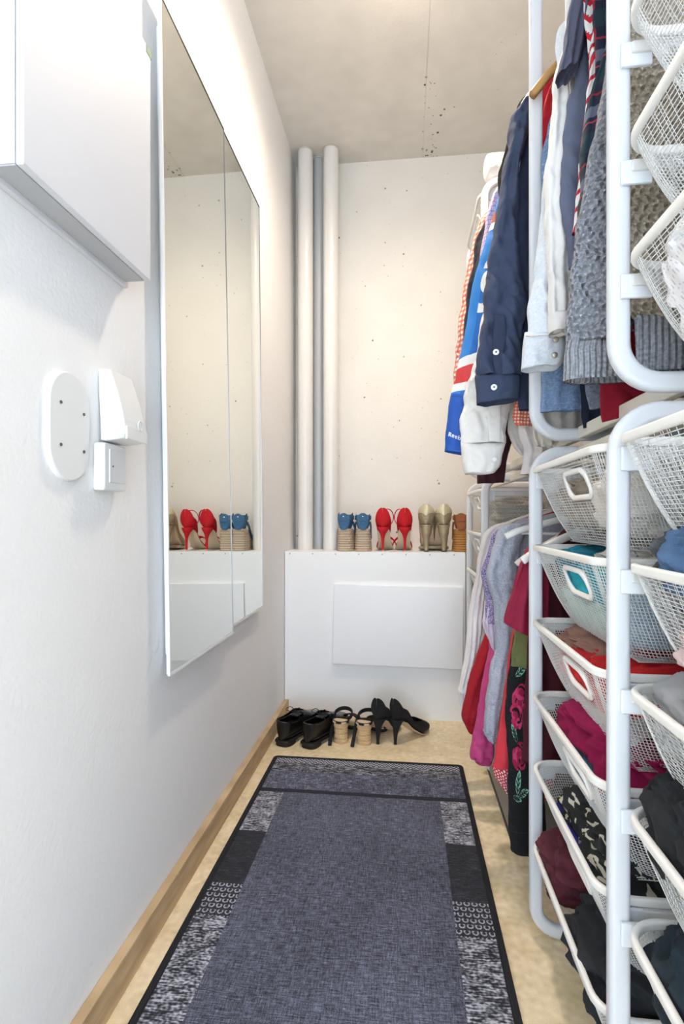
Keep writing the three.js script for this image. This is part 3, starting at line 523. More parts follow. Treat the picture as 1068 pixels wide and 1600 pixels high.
// ---- lower rail, beyond the second post (front to back)
const velvet = (c, s) => new THREE.MeshPhysicalMaterial({ color: c, roughness: .8, sheen: 1, sheenColor: new THREE.Color(s), sheenRoughness: .4, side: THREE.DoubleSide, bumpMap: clothBump, bumpScale: .003 });
{ const t = garment('velvet_dress', 'burgundy velvet dress with a wide flared sleeve beside the second post', 'dress', GL);
  part('sleeve', drape([[.821, .279, .31], [.778, .265, .319], [.726, .251, .324], [.675, .237, .327], [.621, .227, .33]], { z: -1.285, t: .026, seed: 44, wr: .004, fold: .009, k: 3, flare: 1.25, tilt: -.55 }), velvet(0x8c1238, 0xc04070), t);
  part('body', drape([[.93, .49, .57], [.9, .4, .66], ...[[.785, .303, .543], [.697, .294, .529], [.52, .28, .509], [.417, .274, .488], [.322, .271, .474]]], { z: -1.305, t: .022, seed: 45, wr: .005, fold: .008, k: 5 }), velvet(0x4d0b1f, 0x802040), t); }
{ const t = garment('olive_blouse', 'olive green top hem above the rose-patterned black trousers', 'top', GL);
  part('body', drape([[.9, .5, .56], [.82, .44, .62], [.76, .36, .7], ...[[.704, .279, .476], [.621, .263, .462], [.575, .257, .462], [.532, .252, .448]]], { z: -1.348, t: .012, seed: 46, wr: .004, fold: .004 }), fab(0x6f7448), t); }
{ const t = garment('rose_trousers', 'long black trousers printed with pink roses and mint leaves, reaching nearly to the floor', 'trousers', GL);
  const cv = document.createElement('canvas'); cv.width = 256; cv.height = 1024; const c = cv.getContext('2d'), r = rng(4);
  c.fillStyle = '#15171b'; c.fillRect(0, 0, 256, 1024);
  const rows = [[.7, .281, .368], [.589, .264, .359], [.53, .255, .353], [.429, .245, .347], [.317, .25, .341], [.212, .252, .338], [.135, .253, .341], [.071, .258, .338]], yT = rows[0][0], yB = rows[7][0], Yv = v => (yT - (.89 + (808 - v) * 1.375 / 862)) / (yT - yB) * 1024;
  const leaf = (x, y, s, a) => { c.save(); c.translate(x, y); c.rotate(a); c.fillStyle = '#8fd0b4'; c.beginPath(); c.moveTo(0, -s); c.quadraticCurveTo(s * .8, 0, 0, s); c.quadraticCurveTo(-s * .8, 0, 0, -s); c.fill(); c.strokeStyle = '#1a2420'; c.lineWidth = 5; c.beginPath(); c.moveTo(0, s); c.lineTo(0, -s * .7); for (const q of [-.3, .1, .5]) { c.moveTo(0, s * q + 10); c.lineTo(s * .3, s * q - 8); c.moveTo(0, s * q + 10); c.lineTo(-s * .3, s * q - 8); } c.stroke(); c.restore(); };
  const rose = (x, y, s) => { for (let k = 0; k < 22; k++) { const a = r() * 6.3, d = s * .7 * Math.sqrt(r()); c.fillStyle = ['#c02a5a', '#d8417a', '#a81e48'][k % 3]; c.beginPath(); c.ellipse(x + Math.cos(a) * d, y + Math.sin(a) * d, s * .34, s * .2, a + 1.4, 0, 6.3); c.fill(); } c.strokeStyle = '#16080e'; c.lineWidth = 7; for (let k = 0; k < 9; k++) { const a = r() * 6.3, d = s * (.15 + .6 * r()); c.beginPath(); c.arc(x + Math.cos(a) * d * .5, y + Math.sin(a) * d * .5, s * (.15 + .35 * r()), a, a + 1.6); c.stroke(); } };
  leaf(75, Yv(1046), 46, .9); leaf(135, Yv(1062), 36, 2); rose(85, Yv(1088), 66); rose(60, Yv(1108), 50); leaf(48, Yv(1128), 34, -.5); rose(80, Yv(1158), 62); leaf(70, Yv(1190), 46, .2); leaf(105, Yv(1204), 36, 1.2); leaf(60, Yv(1212), 32, 1.8); rose(190, Yv(1130), 50); leaf(180, Yv(1090), 34, .4);
  c.strokeStyle = '#2b2f35'; c.lineWidth = 4; c.beginPath(); c.moveTo(0, Yv(1272)); c.lineTo(256, Yv(1272)); c.stroke();
  const rt = new THREE.CanvasTexture(cv); rt.colorSpace = THREE.SRGBColorSpace;
  part('leg', drape(rows, { z: -1.375, t: .018, seed: 47, wr: .003, fold: .002, k: 1, norm: true }), fabMap(rt), t);
  part('waistband', drape([[.93, .5, .56], ...[[.77, .339, .474], [.692, .282, .459]]], { z: -1.38, t: .012, seed: 48, wr: .002 }), fab(0x17191d), t); }
{ const t = garment('coral_dress', 'coral red dress with a white lace hem next to the rose-patterned trousers', 'dress', GL);
  const cm = fab(0xe0404c), lm = fabMap(tex(128, .03, (x, y) => { const q = ((x / .0075) % 1 - .5), p = ((y / .0075 + Math.floor(x / .0075) * .5) % 1 - .5); return Math.hypot(q, p) < .33 ? [246, 226, 222] : [206, 58, 72]; }));
  part('body', drape([[.9, .5, .56], [.8, .44, .62], [.73, .34, .7], ...[[.607, .279, .527], [.544, .268, .496], [.446, .256, .465], [.348, .242, .434], [.265, .231, .403], [.241, .224, .387]]], { z: -1.445, t: .02, seed: 49, wr: .003, fold: .005, k: 5 }), cm, t);
  part('lace_hem', drape([[.247, .224, .39], [.22, .231, .384], [.192, .25, .374], [.17, .263, .365]], { z: -1.445, t: .021, seed: 50, wr: .002, fold: .005, k: 5 }), lm, t, 'white and red lace band'); }
{ const t = garment('grey_sweatshirt', 'heather grey sweatshirt with a long sleeve on a hanger', 'sweatshirt', GL);
  const gm = fabMap(melange([150, 156, 172], [196, 200, 212], 11));
  part('sleeve', drape([[.873, .281, .313], [.859, .254, .325], [.809, .236, .308], [.766, .227, .301], [.728, .217, .298], [.679, .231, .301], [.627, .241, .298], [.546, .243, .288], [.451, .227, .271], [.339, .212, .254], [.3, .214, .249]], { z: -1.51, t: .026, seed: 51, wr: .005, fold: .003, k: 2 }), gm, t);
  part('cuff', drape([[.311, .21, .249], [.286, .221, .244]], { z: -1.51, t: .024, seed: 51, wr: .001, tilt: -.3 }), gm, t);
  part('body', drape([[.925, .49, .57], [.895, .38, .68], ...[[.859, .267, .56], [.8, .259, .56], [.591, .262, .56], [.4, .267, .544]]], { z: -1.535, t: .016, seed: 52, wr: .005 }), gm, t); }
{ const t = garment('paisley_blouse', 'lavender paisley top with ruffled edge behind the grey sweatshirt', 'top', GL);
  const pm = fabMap(tex(256, .05, (x, y) => { const v = tn(x, y, .05, 14, 2) + .5 * tn(x, y, .05, 30, 3); return Math.abs(v) < .12 ? [96, 84, 132] : v > .12 ? [204, 190, 214] : [160, 146, 186]; }));
  part('body', drape([[.92, .49, .57], ...[[.865, .276, .578], [.841, .248, .561], [.784, .232, .553], [.733, .217, .544], [.685, .224, .544], [.641, .226, .536], [.589, .228, .527]]], { z: -1.585, t: .016, seed: 53, wr: .004, fold: .003, k: 6 }), pm, t);
  part('ruffle', drape([[.657, .228, .287], [.611, .223, .278], [.575, .226, .273], [.538, .237, .266], [.512, .248, .26]], { z: -1.598, t: .014, seed: 54, wr: .007, fold: .006, k: 4 }), fab(0xdccddd), t); }
{ const t = garment('pink_trousers', 'pink crinkled trouser leg hanging low over the floor', 'trousers', GL);
  const pm = fab(0xc94a86);
  part('leg', drape([[.92, .5, .56], [.86, .36, .5], ...[[.621, .257, .316], [.534, .253, .301], [.385, .227, .279], [.262, .205, .264], [.199, .193, .262], [.174, .195, .259]]], { z: -1.655, t: .03, seed: 55, wr: .005, fold: .004, k: 2 }), pm, t);
  part('hem', drape([[.185, .193, .26], [.163, .208, .255]], { z: -1.655, t: .03, seed: 55, wr: .002, fold: .001, tilt: -.1 }), fab(0xb43c74), t); }
{ const t = garment('red_trousers', 'dark red trouser leg between the white gauze cardigan and the pink trousers', 'trousers', GL);
  part('leg', drape([[.92, .5, .56], [.86, .36, .5], ...[[.627, .273, .331], [.536, .252, .321], [.421, .211, .273], [.282, .177, .238], [.242, .185, .226], [.218, .197, .218]]], { z: -1.735, t: .026, seed: 56, wr: .003, fold: .003, k: 2 }), fab(0xa31626), t); }
{ const t = garment('gauze_cardigan', 'white crinkled gauze cardigan with a lace cuff, the last garment on the lower rail', 'cardigan', GL);
  const gm = fab(0xeeebea), lm = fabMap(tex(64, .012, (x, y) => { const q = ((x / .006) % 1 - .5), p = ((y / .006) % 1 - .5); return Math.hypot(q, p) < .2 ? [196, 190, 192] : [240, 238, 238]; }));
  part('sleeve', drape([[.873, .318, .346], [.857, .277, .338], [.821, .249, .326], [.76, .239, .296], [.677, .226, .269], [.581, .208, .255], [.449, .196, .241], [.362, .181, .214], [.32, .173, .208]], { z: -1.815, t: .026, seed: 57, wr: .004, fold: .004, k: 3 }), gm, t);
  part('lace_cuff', drape([[.329, .173, .21], [.299, .175, .208], [.275, .181, .206]], { z: -1.815, t: .022, seed: 58, wr: .004 }), lm, t);
  part('body', drape([[.925, .49, .57], [.9, .4, .66], ...[[.853, .294, .612], [.781, .273, .592], [.53, .277, .583], [.321, .289, .553]]], { z: -1.84, t: .016, seed: 59, wr: .005, fold: .005, k: 7 }), gm, t); }

// hangers that show
function hanger(z, tipX, tipY, topY, mat, label, th) {
  const t = thing('clothes_hanger', label, 'hanger', [SH, topY, z], 'clothes hangers');
  const w = SH - tipX, d = topY - tipY, pts = []; for (let i = -10; i <= 10; i++) { const f = i / 10; pts.push([f * w, -d * Math.pow(Math.abs(f), 1.6) - (Math.abs(f) > .95 ? .004 : 0), 0]); }
  part('shoulder_bar', sweep(pts, th, th * 1.25, [0, 0, 1], false), mat, t);
  part('cross_bar', sweep([[-w * .86, -d * .92, 0], [0, -d * .98, 0], [w * .86, -d * .92, 0]], .0035, .0035, [0, 0, 1], false), mat, t);
  const hk = []; for (let i = 0; i <= 10; i++) { const a = -Math.PI / 2 + i / 10 * Math.PI * 1.45; hk.push([Math.cos(a) * .016, .03 + Math.sin(a) * .016, 0]); }
  part('hook', tube([[0, -.002, 0], [0, .012, 0], ...hk.slice(1)], .0018, 8), M.chrome, t); return t;
}
hanger(-1.40, .25, .845, .905, M.plastic, 'white plastic hanger with its rounded arm end showing beside the grey sweatshirt', .0085);
hanger(-1.262, .262, .795, .895, M.plastic, 'white plastic hanger carrying the burgundy velvet dress', .0085);
hanger(-1.325, .262, .782, .9, std(0xe9d9d4, .45), 'pinkish white hanger just below the other white hanger ends', .007);
hanger(-1.16, .262, 1.765, 1.95, std(0xb98d55, .45), 'curved wooden hanger arm above the red top', .008);

// ---------------------------------------------------------------- heaps of cloth in the baskets
function heap(c, s, seed, o = {}) {
  const { e1 = .55, e2 = .5, amp = .14, nU = 120, nV = 70, fr = 1, dir = 1.2 } = o, rings = [];
  for (let i = 0; i <= nV; i++) { const v = (i / nV - .5) * Math.PI, cv = spow(Math.cos(v), e1), sv = spow(Math.sin(v), e1), R = [];
    for (let j = 0; j <= nU; j++) { const u = j / nU * Math.PI * 2, X = cv * spow(Math.cos(u), e2), Y = sv, Zz = cv * spow(Math.sin(u), e2);
      const q = N(X * 2.2 * fr + seed, Y * 2.2 + seed * .7, Zz * 2.2 * fr), w = 1 - Math.sqrt(N(X * 2.6 * fr + q * dir + seed, Y * 3 * fr, Zz * 2.6 * fr + seed) ** 2 + .004) * 2.6, w2 = 1 - Math.sqrt(N(X * 5 * fr + q * 2, Y * 5 * fr + seed, Zz * 5 * fr) ** 2 + .008) * 2.6;
      const k = 1 + amp * (q * 1.1 + .6 * w + .28 * w2) - amp * .5; R.push([c[0] + X * s[0] * k, c[1] - Y * s[1] * k, c[2] + Zz * s[2] * k]); }
    rings.push(R); }
  return skin(rings, true, true, (i, j, p) => [p[0] + p[1] * .5, p[2] + p[1] * .5]);
}
const HG = 'clothes in the mesh baskets';
function bundle(u, slotY, dx, dy, dz, s, mat, seed, name, label, cat, o) {     // offsets from the basket's centre, dy from the rim
  const t = thing(name, label, cat, [FX0 + BX1 + dx, slotY + dy, (ZL[u] + ZL[u + 1]) / 2 + dz], HG);
  const g = heap([0, 0, 0], s, seed, o), p = g.attributes.position;
  if (!(o && o.over)) for (let i = 0; i < p.count; i++) {          // pressed against the inside of the basket
    const y = Math.max(dy + p.getY(i), -BH + .0035), h = Math.min(1, Math.max(0, -y / BH)), b = basketAt(h), e = .004;
    p.setXYZ(i, Math.min(b.x1 - e, Math.max(b.x0 + e, dx + p.getX(i))) - dx, y - dy, Math.min(b.a - e, Math.max(-b.a + e, dz + p.getZ(i))) - dz);
  }
  g.computeVertexNormals(); part('folds', g, mat, t); return t;
}
const K = { cream: fab(0xe9e4da), white: fab(0xf0eeec), grey: fab(0xb3b0ac), taupe: fab(0x8c7462), mint: fab(0xbfe0d8), turq: fab(0x2fb1c2), teal: fab(0x2a86a0), ltblue: fab(0xa9c9e2), brown: fab(0x9a7468), red: fab(0xcf2226), rasp: fab(0xa01250), denim: fab(0x5b86a8), black: fab(0x1b1d20), navy: fab(0x20264a), indigo: fab(0x38369a), maroon: fab(0x5a2430), char: fab(0x26282c), blush: fab(0xe9cfcb), stone: fab(0xa09484), tealdk: fab(0x1d2b33) };
const floralTex = tex(128, .09, (x, y) => { const v = tn(x, y, .09, 9, 6); return v > .24 ? [120, 120, 118] : [226, 221, 214]; }), printTex = tex(256, .16, (x, y) => { const v = tn(x + .03 * N(y * 30, 2), y * .45, .16, 16, 8); return v > .2 ? [216, 208, 190] : [36, 38, 38]; }), patTex = tex(128, .08, (x, y) => { const v = tn(x, y, .08, 12, 3); return v > .15 ? [110, 136, 176] : [232, 234, 238]; });
K.floral = fabMap(floralTex); K.print = fabMap(printTex); K.pat = fabMap(patTex);
const fur = c => fab(c, { bumpMap: tex(128, .02, (x, y, i, j) => grey(hash(i, j) * 255), false), bumpScale: .006 });
K.blueFur = fur(0x86b2e8); K.whiteFur = fur(0xf2f2f4);
// middle stack (u = 1)
bundle(1, SLOTS[0], -.1, -.07, .1, [.125, .056, .085], K.cream, 1, 'folded_shirt', 'cream folded shirt filling the near half of the middle stack top basket', 'shirt');
bundle(1, SLOTS[0], -.1, -.066, -.07, [.125, .052, .085], K.stone, 2, 'crumpled_blouse', 'grey-beige crumpled blouse behind the handle hole of the middle stack top basket', 'blouse');
bundle(1, SLOTS[0], .12, -.07, 0, [.09, .055, .15], K.white, 3, 'folded_linen', 'white linen at the back of the middle stack top basket', 'linen');
bundle(1, SLOTS[1], -.12, -.03, -.115, [.1, .04, .06], K.teal, 4, 'teal_blouse', 'teal blue folded blouse at the far end of the turquoise basket', 'blouse');
bundle(1, SLOTS[1], -.15, -.05, .02, [.085, .034, .075], K.turq, 33, 'turquoise_blouse', 'turquoise blouse bunched against the handle hole', 'blouse');
bundle(1, SLOTS[1], -.12, -.098, -.04, [.11, .042, .13], K.mint, 5, 'mint_blouse', 'pale mint blouse below the teal folded blouse', 'blouse');
bundle(1, SLOTS[1], -.02, -.02, .03, [.17, .045, .12], K.floral, 6, 'floral_shirt', 'white shirt with grey floral print lying over the turquoise blouse', 'shirt');
bundle(1, SLOTS[1], -.11, -.092, .1, [.1, .042, .065], K.ltblue, 7, 'blue_blouse', 'light blue blouse low at the near side of the turquoise basket', 'blouse');
bundle(1, SLOTS[2], -.04, -.02, -.05, [.19, .04, .12], K.brown, 8, 'brown_blouse', 'brown folded blouse lying on the red clothes', 'blouse', { e1: .8 });
bundle(1, SLOTS[2], -.04, -.035, .1, [.19, .05, .075], K.red, 9, 'red_sweater', 'bright red folded sweater at the near end of its basket', 'sweater');
bundle(1, SLOTS[2], -.15, -.048, .0, [.09, .042, .14], K.red, 10, 'red_scarf', 'red cloth visible through the handle hole under the brown blouse', 'scarf');
bundle(1, SLOTS[2], -.09, -.11, -.02, [.13, .028, .14], K.white, 11, 'white_shirt', 'white shirt at the floor of the basket with the red sweater', 'shirt');
bundle(1, SLOTS[3], -.04, -.012, .01, [.19, .058, .16], K.rasp, 12, 'raspberry_cloth', 'raspberry pink cloth heaped above the basket rim', 'cloth', { amp: .17 });
bundle(1, SLOTS[3], -.17, -.068, .0, [.08, .036, .15], K.denim, 13, 'denim_piece', 'steel blue denim under the raspberry cloth', 'cloth');
bundle(1, SLOTS[4], -.065, -.008, .035, [.18, .05, .135], K.print, 14, 'printed_shirt', 'black shirt with cream brush print heaped in its basket', 'shirt');
bundle(1, SLOTS[4], -.175, -.066, -.0, [.08, .04, .14], K.indigo, 15, 'indigo_shirt', 'indigo shirt behind the handle hole of the fifth basket', 'shirt');
bundle(1, SLOTS[4], .11, -.05, .03, [.1, .052, .14], K.navy, 16, 'navy_sweater', 'navy blue sweater at the back of the fifth basket', 'sweater');
bundle(1, SLOTS[5], -.16, .006, -.115, [.1, .056, .078], K.maroon, 17, 'maroon_trousers', 'maroon folded trousers bulging over the lowest basket rim', 'trousers', { e1: .7, over: 1 });
bundle(1, SLOTS[5], -.12, -.02, .08, [.135, .058, .11], K.char, 18, 'black_trousers', 'black trousers draped over the lowest basket rim', 'trousers', { amp: .15, over: 1 });
// nearest stack (u = 0)
bundle(0, SLOTS[0], -.05, -.07, 0, [.18, .055, .16], K.grey, 19, 'grey_linen', 'pale grey linen in the topmost basket nearest the camera', 'linen');
bundle(0, SLOTS[1], -.172, .012, -.095, [.065, .042, .075], K.blueFur, 20, 'fluffy_scarf', 'fluffy light blue scarf rising above its basket rim', 'scarf');
bundle(0, SLOTS[1], -.15, .016, -.16, [.075, .036, .036], fab(0x55595c), 21, 'grey_beanie', 'dark grey beanie behind the fluffy blue scarf', 'beanie');
bundle(0, SLOTS[1], -.11, -.08, -.03, [.125, .05, .13], K.blush, 22, 'blush_blouse', 'blush pink blouse showing through the mesh under the fluffy blue scarf', 'blouse');
bundle(0, SLOTS[2], -.165, -.01, -.085, [.075, .052, .08], K.whiteFur, 23, 'fluffy_towel', 'fluffy white towel in the third basket of the nearest stack', 'towel');
bundle(0, SLOTS[3], -.165, .016, -.118, [.078, .06, .068], K.black, 24, 'black_sweater', 'black sweater heaped high in its basket', 'sweater');
bundle(0, SLOTS[3], -.16, -.02, .01, [.085, .05, .1], K.pat, 25, 'patterned_blouse', 'white blouse with blue pattern under the black sweater', 'blouse');
bundle(0, SLOTS[4], -.11, -.02, -.07, [.13, .06, .12], K.tealdk, 26, 'dark_teal_sweater', 'very dark teal sweater in the fifth basket of the nearest stack', 'sweater');
// near upper frame
bundle(0, 1.205, -.16, -.05, -.06, [.085, .075, .08], fabMap(tex(64, .012, (x, y) => { const q = ((x / .006) % 1 - .5), p = ((y / .006) % 1 - .5); return Math.hypot(q, p) < .2 ? [206, 204, 208] : [240, 238, 238]; })), 27, 'lace_blouse', 'white lace blouse pushed against the mesh of the lowest upper basket', 'blouse');
bundle(0, 1.35, .02, -.085, -.04, [.16, .045, .13], K.white, 28, 'white_linen', 'white linen in the middle upper basket', 'linen');
bundle(0, 1.5, .02, -.08, -.04, [.16, .05, .13], K.cream, 29, 'cream_linen', 'cream linen in the highest near basket', 'linen');
// far stack (u = 3)
bundle(3, SLOTS[0], -.02, -.07, 0, [.18, .055, .16], K.stone, 30, 'taupe_cardigan', 'taupe folded clothes seen through the far topmost basket', 'cardigan');
bundle(3, SLOTS[1], -.02, -.075, 0, [.17, .05, .15], fab(0x4a2420), 31, 'brown_cardigan', 'dark brown clothes in the far second basket', 'cardigan');
bundle(3, SLOTS[2], -.02, -.075, 0, [.17, .05, .15], K.grey, 32, 'grey_cardigan', 'grey clothes in the far third basket', 'cardigan');
{ const t = thing('rolled_blanket', 'white rolled blanket lying on top of the far upper frame', 'blanket', [.275, 2.0655, -1.95]);
  part('roll', column([[0, 0, 0, .012, .012], [.004, 0, 0, .032, .032], [.014, 0, 0, .043, .043], [.05, 0, 0, .045, .045], [.12, .001, 0, .044, .045], [.2, 0, 0, .045, .044], [.29, 0, 0, .044, .044], [.3, 0, 0, .03, .03]], 40).rotateZ(-Math.PI / 2).translate(0, .0455, 0), fab(0xf1eee9), t); }
// flat grey case on the floor below the lower rail
{ const t = thing('storage_case', 'low grey storage case standing on the floor behind the hanging clothes', 'case', [.29, 0, -1.76]);
  part('body', box(0, .4, .004, .17, -.265, .26, .012), std(0x8d8880, .5), t); part('lid', box(-.004, .404, .17, .19, -.269, .264, .008), std(0x7c776f, .5), t); part('base_rim', box(-.003, .4, 0, .012, -.268, .262, .004), std(0x3b3a38, .6), t); }
{ const t = thing('sequin_bag', 'black sequinned bag on the floor below the bottom basket', 'bag', [.43, 0, -1.02]);
  part('body', heap([0, .062, 0], [.1, .06, .07], 40, { amp: .12 }), std(0x121212, .3, { bumpMap: tex(128, .03, (x, y) => { const q = ((x / .005) % 1 - .5), p = ((y / .005) % 1 - .5); return grey(255 - 300 * Math.hypot(q, p)); }, false), bumpScale: .004 }), t);
  part('strap', tube([[-.07, .09, 0], [-.03, .15, .01], [.04, .15, .01], [.08, .09, 0]], .004, 8), std(0x161616, .5), t); }
// ================================================================ shoes: local toe points to -z, heel at the origin, y up
// stations: [z, centre x, half width, bottom y, dome height, how far the section closes (1 = closed top)]
function shoeSkin(st, n = 40, m = 30, e = .72) {
  const R = smoothRows(st, n).map(([z, cx, w, b, h, op]) => { const r = []; for (let j = 0; j <= m; j++) { const f = (-1 + 2 * j / m) * Math.PI * op; r.push([cx + w * spow(Math.sin(f), e), b + h * Math.pow((1 - Math.cos(f)) / 2, .85), z]); } return r; });
  return skin(R, true, true, (i, j, p) => [p[2], p[1]]);
}
function plate(st, th, n = 30) {          // [z, cx, half width, y] -> sole plate
  const R = smoothRows(st, n).map(([z, cx, w, y]) => { const r = []; for (let j = 0; j <= 16; j++) { const a = j / 16 * Math.PI * 2; r.push([cx + w * spow(Math.cos(a), .5), y + th / 2 + th / 2 * spow(Math.sin(a), .5), z]); } return r; });
  return skin(R, true, true, (i, j, p) => [p[0], p[2]]);
}
function column(st, n = 20, e = 1) {      // [y, cx, cz, rx, rz]
  const R = smoothRows(st, n).map(([y, cx, cz, rx, rz]) => { const r = []; for (let j = 0; j <= 28; j++) { const a = j / 28 * Math.PI * 2; r.push([cx + rx * spow(Math.cos(a), e), y, cz + rz * spow(Math.sin(a), e)]); } return r; });
  return skin(R, true, true, (i, j, p) => [p[0] + p[2], p[1]]);
}
function ellipsePath(cx, cy, cz, rx, rz, tiltX, n = 28) { const o = []; for (let i = 0; i < n; i++) { const a = i / n * Math.PI * 2, x = Math.cos(a) * rx, z = Math.sin(a) * rz; o.push([cx + x, cy - z * tiltX, cz + z]); } return o; }
const leather = std(0x161617, .28), suede = std(0x17171b, .92, { bumpMap: clothBump, bumpScale: .0004 }), sole = std(0x0f0f10, .55), nude = std(0xd9bfa4, .6);
function place(proto, first, pos, turn, label, group, mirror) {
  let r; if (first) { r = proto; r.name = numbered(proto.name); r.userData = { category: 'shoe' }; scene.add(r); } else { r = proto.clone(); r.name = numbered(proto.name.replace(/_\d{3}$/, '')); r.userData = { category: 'shoe' }; scene.add(r); }
  r.position.set(...pos); r.rotation.y = turn; r.userData.label = label; r.userData.group = group; return r;
}
const grp = n => { const g = new THREE.Group(); g.name = n; return g; };
// black leather lace-ups
{ const s = grp('lace_up_shoe');
  part('upper', shoeSkin([[0, 0, .0004, .022, .11, .56], [-.006, 0, .022, .02, .115, .56], [-.025, 0, .033, .02, .118, .56], [-.07, 0, .036, .02, .108, .58], [-.11, .001, .037, .02, .098, .66], [-.14, .002, .04, .02, .086, .93], [-.18, .003, .045, .02, .068, 1], [-.225, .003, .045, .02, .052, 1], [-.262, .001, .036, .02, .042, 1], [-.282, 0, .02, .02, .034, 1], [-.287, 0, .006, .022, .024, 1]]), leather, s);
  part('sole', plate([[.004, 0, .012, .012], [-.004, 0, .030, .012], [-.03, 0, .0355, .012], [-.1, 0, .0355, .012], [-.18, .003, .047, .006], [-.23, .003, .047, .006], [-.27, .001, .036, .008], [-.291, 0, .014, .011]], .012), sole, s);
  part('heel', column([[0, 0, -.037, .0345, .0375], [.014, 0, -.037, .034, .037], [.018, 0, -.037, .0335, .037]], 6, .75), sole, s);
  part('insole', plate([[-.008, 0, .016, .03], [-.03, 0, .027, .03], [-.09, 0, .03, .028], [-.14, .002, .033, .026]], .005), std(0x2a2522, .8), s);
  part('collar', tube([[-.115, 0, 0].map(v => v), ...[]].length ? [[.030, .083, -.112], [.034, .082, -.07], [.03, .088, -.025], [0, .094, -.003], [-.03, .088, -.025], [-.034, .082, -.07], [-.030, .083, -.112]] : [], .003, 8), leather, s);
  part('tongue', box(-.02, .02, .088, .094, -.155, -.088, .003).rotateX(.0), leather, s);
  const la = tube([[-.016, .102, -.105], [.016, .099, -.116], [-.016, .098, -.124], [.016, .095, -.134], [-.014, .094, -.142], [.014, .091, -.15]], .0016, 6);
  const b1 = tube([[0, .103, -.108], [-.02, .122, -.098], [-.034, .112, -.086], [-.016, .103, -.1], [0, .103, -.108]], .0014, 6), b2 = tube([[0, .103, -.108], [.022, .124, -.1], [.036, .108, -.09], [.018, .101, -.1], [.034, .086, -.085]], .0014, 6);
  part('laces', mergeGeometries([la, b1, b2]), std(0x1c1c1d, .8), s);
  place(s, true, [-.478, 0, -2.068], -.38, 'black leather lace-up shoe on the floor, the one against the mirror wall', 'pair of black lace-up shoes');
  place(s, false, [-.376, 0, -2.06], -.42, 'black leather lace-up shoe next to the sandals', 'pair of black lace-up shoes');
}
// sandals with a round cork block heel
{ const s = grp('sandal'), cork = std(0xffffff, .8, { map: tex(128, .04, (x, y) => { const v = tn(x, y, .04, 14, 2), b = Math.sin(y / .04 * Math.PI * 8) * 6; return [206 + 34 * v + b, 174 + 36 * v + b, 132 + 34 * v + b]; }) });
  const corkRows = []; for (let i = 0; i <= 24; i++) { const y = i / 24 * .078; corkRows.push([y, 0, -.03, .0295 + .0012 * Math.sin(i * 1.05) + .001 * i / 24 - .0035 * Math.sin(i / 24 * Math.PI), .0275 + .0012 * Math.sin(i * 1.05)]); }
  part('heel', column(corkRows, 48), cork, s, 'round cork heel');
  part('footbed', plate([[0, 0, .014, .078], [-.01, 0, .028, .078], [-.04, 0, .031, .077], [-.09, 0, .03, .05], [-.14, .002, .036, .02], [-.19, .002, .04, .012], [-.225, 0, .034, .012], [-.24, 0, .016, .012]], .009), std(0xd8bfa2, .7), s);
  part('sole', plate([[-.12, .001, .033, .018], [-.15, .002, .038, .004], [-.19, .002, .042, .0], [-.225, 0, .036, .0], [-.244, 0, .016, .0]], .014), sole, s);
  part('heel_edge', sweep(ellipsePath(0, .0835, -.03, .031, .03, 0), .0022, .005, [0, 1, 0]), leather, s);
  part('toe_strap', sweep(Array.from({ length: 15 }, (_, i) => { const a = i / 14 * Math.PI; return [Math.cos(a) * .044, .016 + Math.sin(a) * .05, -.168 + .012 * Math.sin(a)]; }), .0025, .03, [0, .3, .95], false), suede, s);
  part('ankle_strap', sweep(Array.from({ length: 22 }, (_, i) => { const a = (i / 21 * 1.5 - .25) * Math.PI; return [Math.cos(a) * .036, .098 + .012 * Math.sin(a), -.06 + -Math.sin(a) * .034]; }), .0022, .008, [0, 1, .2], false), suede, s);
  part('loose_strap', sweep([[-.034, .096, -.05], [-.038, .07, -.04], [-.036, .035, -.018], [-.03, .008, .016], [-.026, .004, .03]], .002, .009, [.9, .2, .3], false), suede, s);
  place(s, true, [-.258, 0, -2.118], -.22, 'black strappy sandal with cork heel beside the lace-up shoes', 'pair of black cork-heeled sandals');
  place(s, false, [-.168, 0, -2.112], -.32, 'black strappy sandal with cork heel beside the black suede pumps', 'pair of black cork-heeled sandals');
}
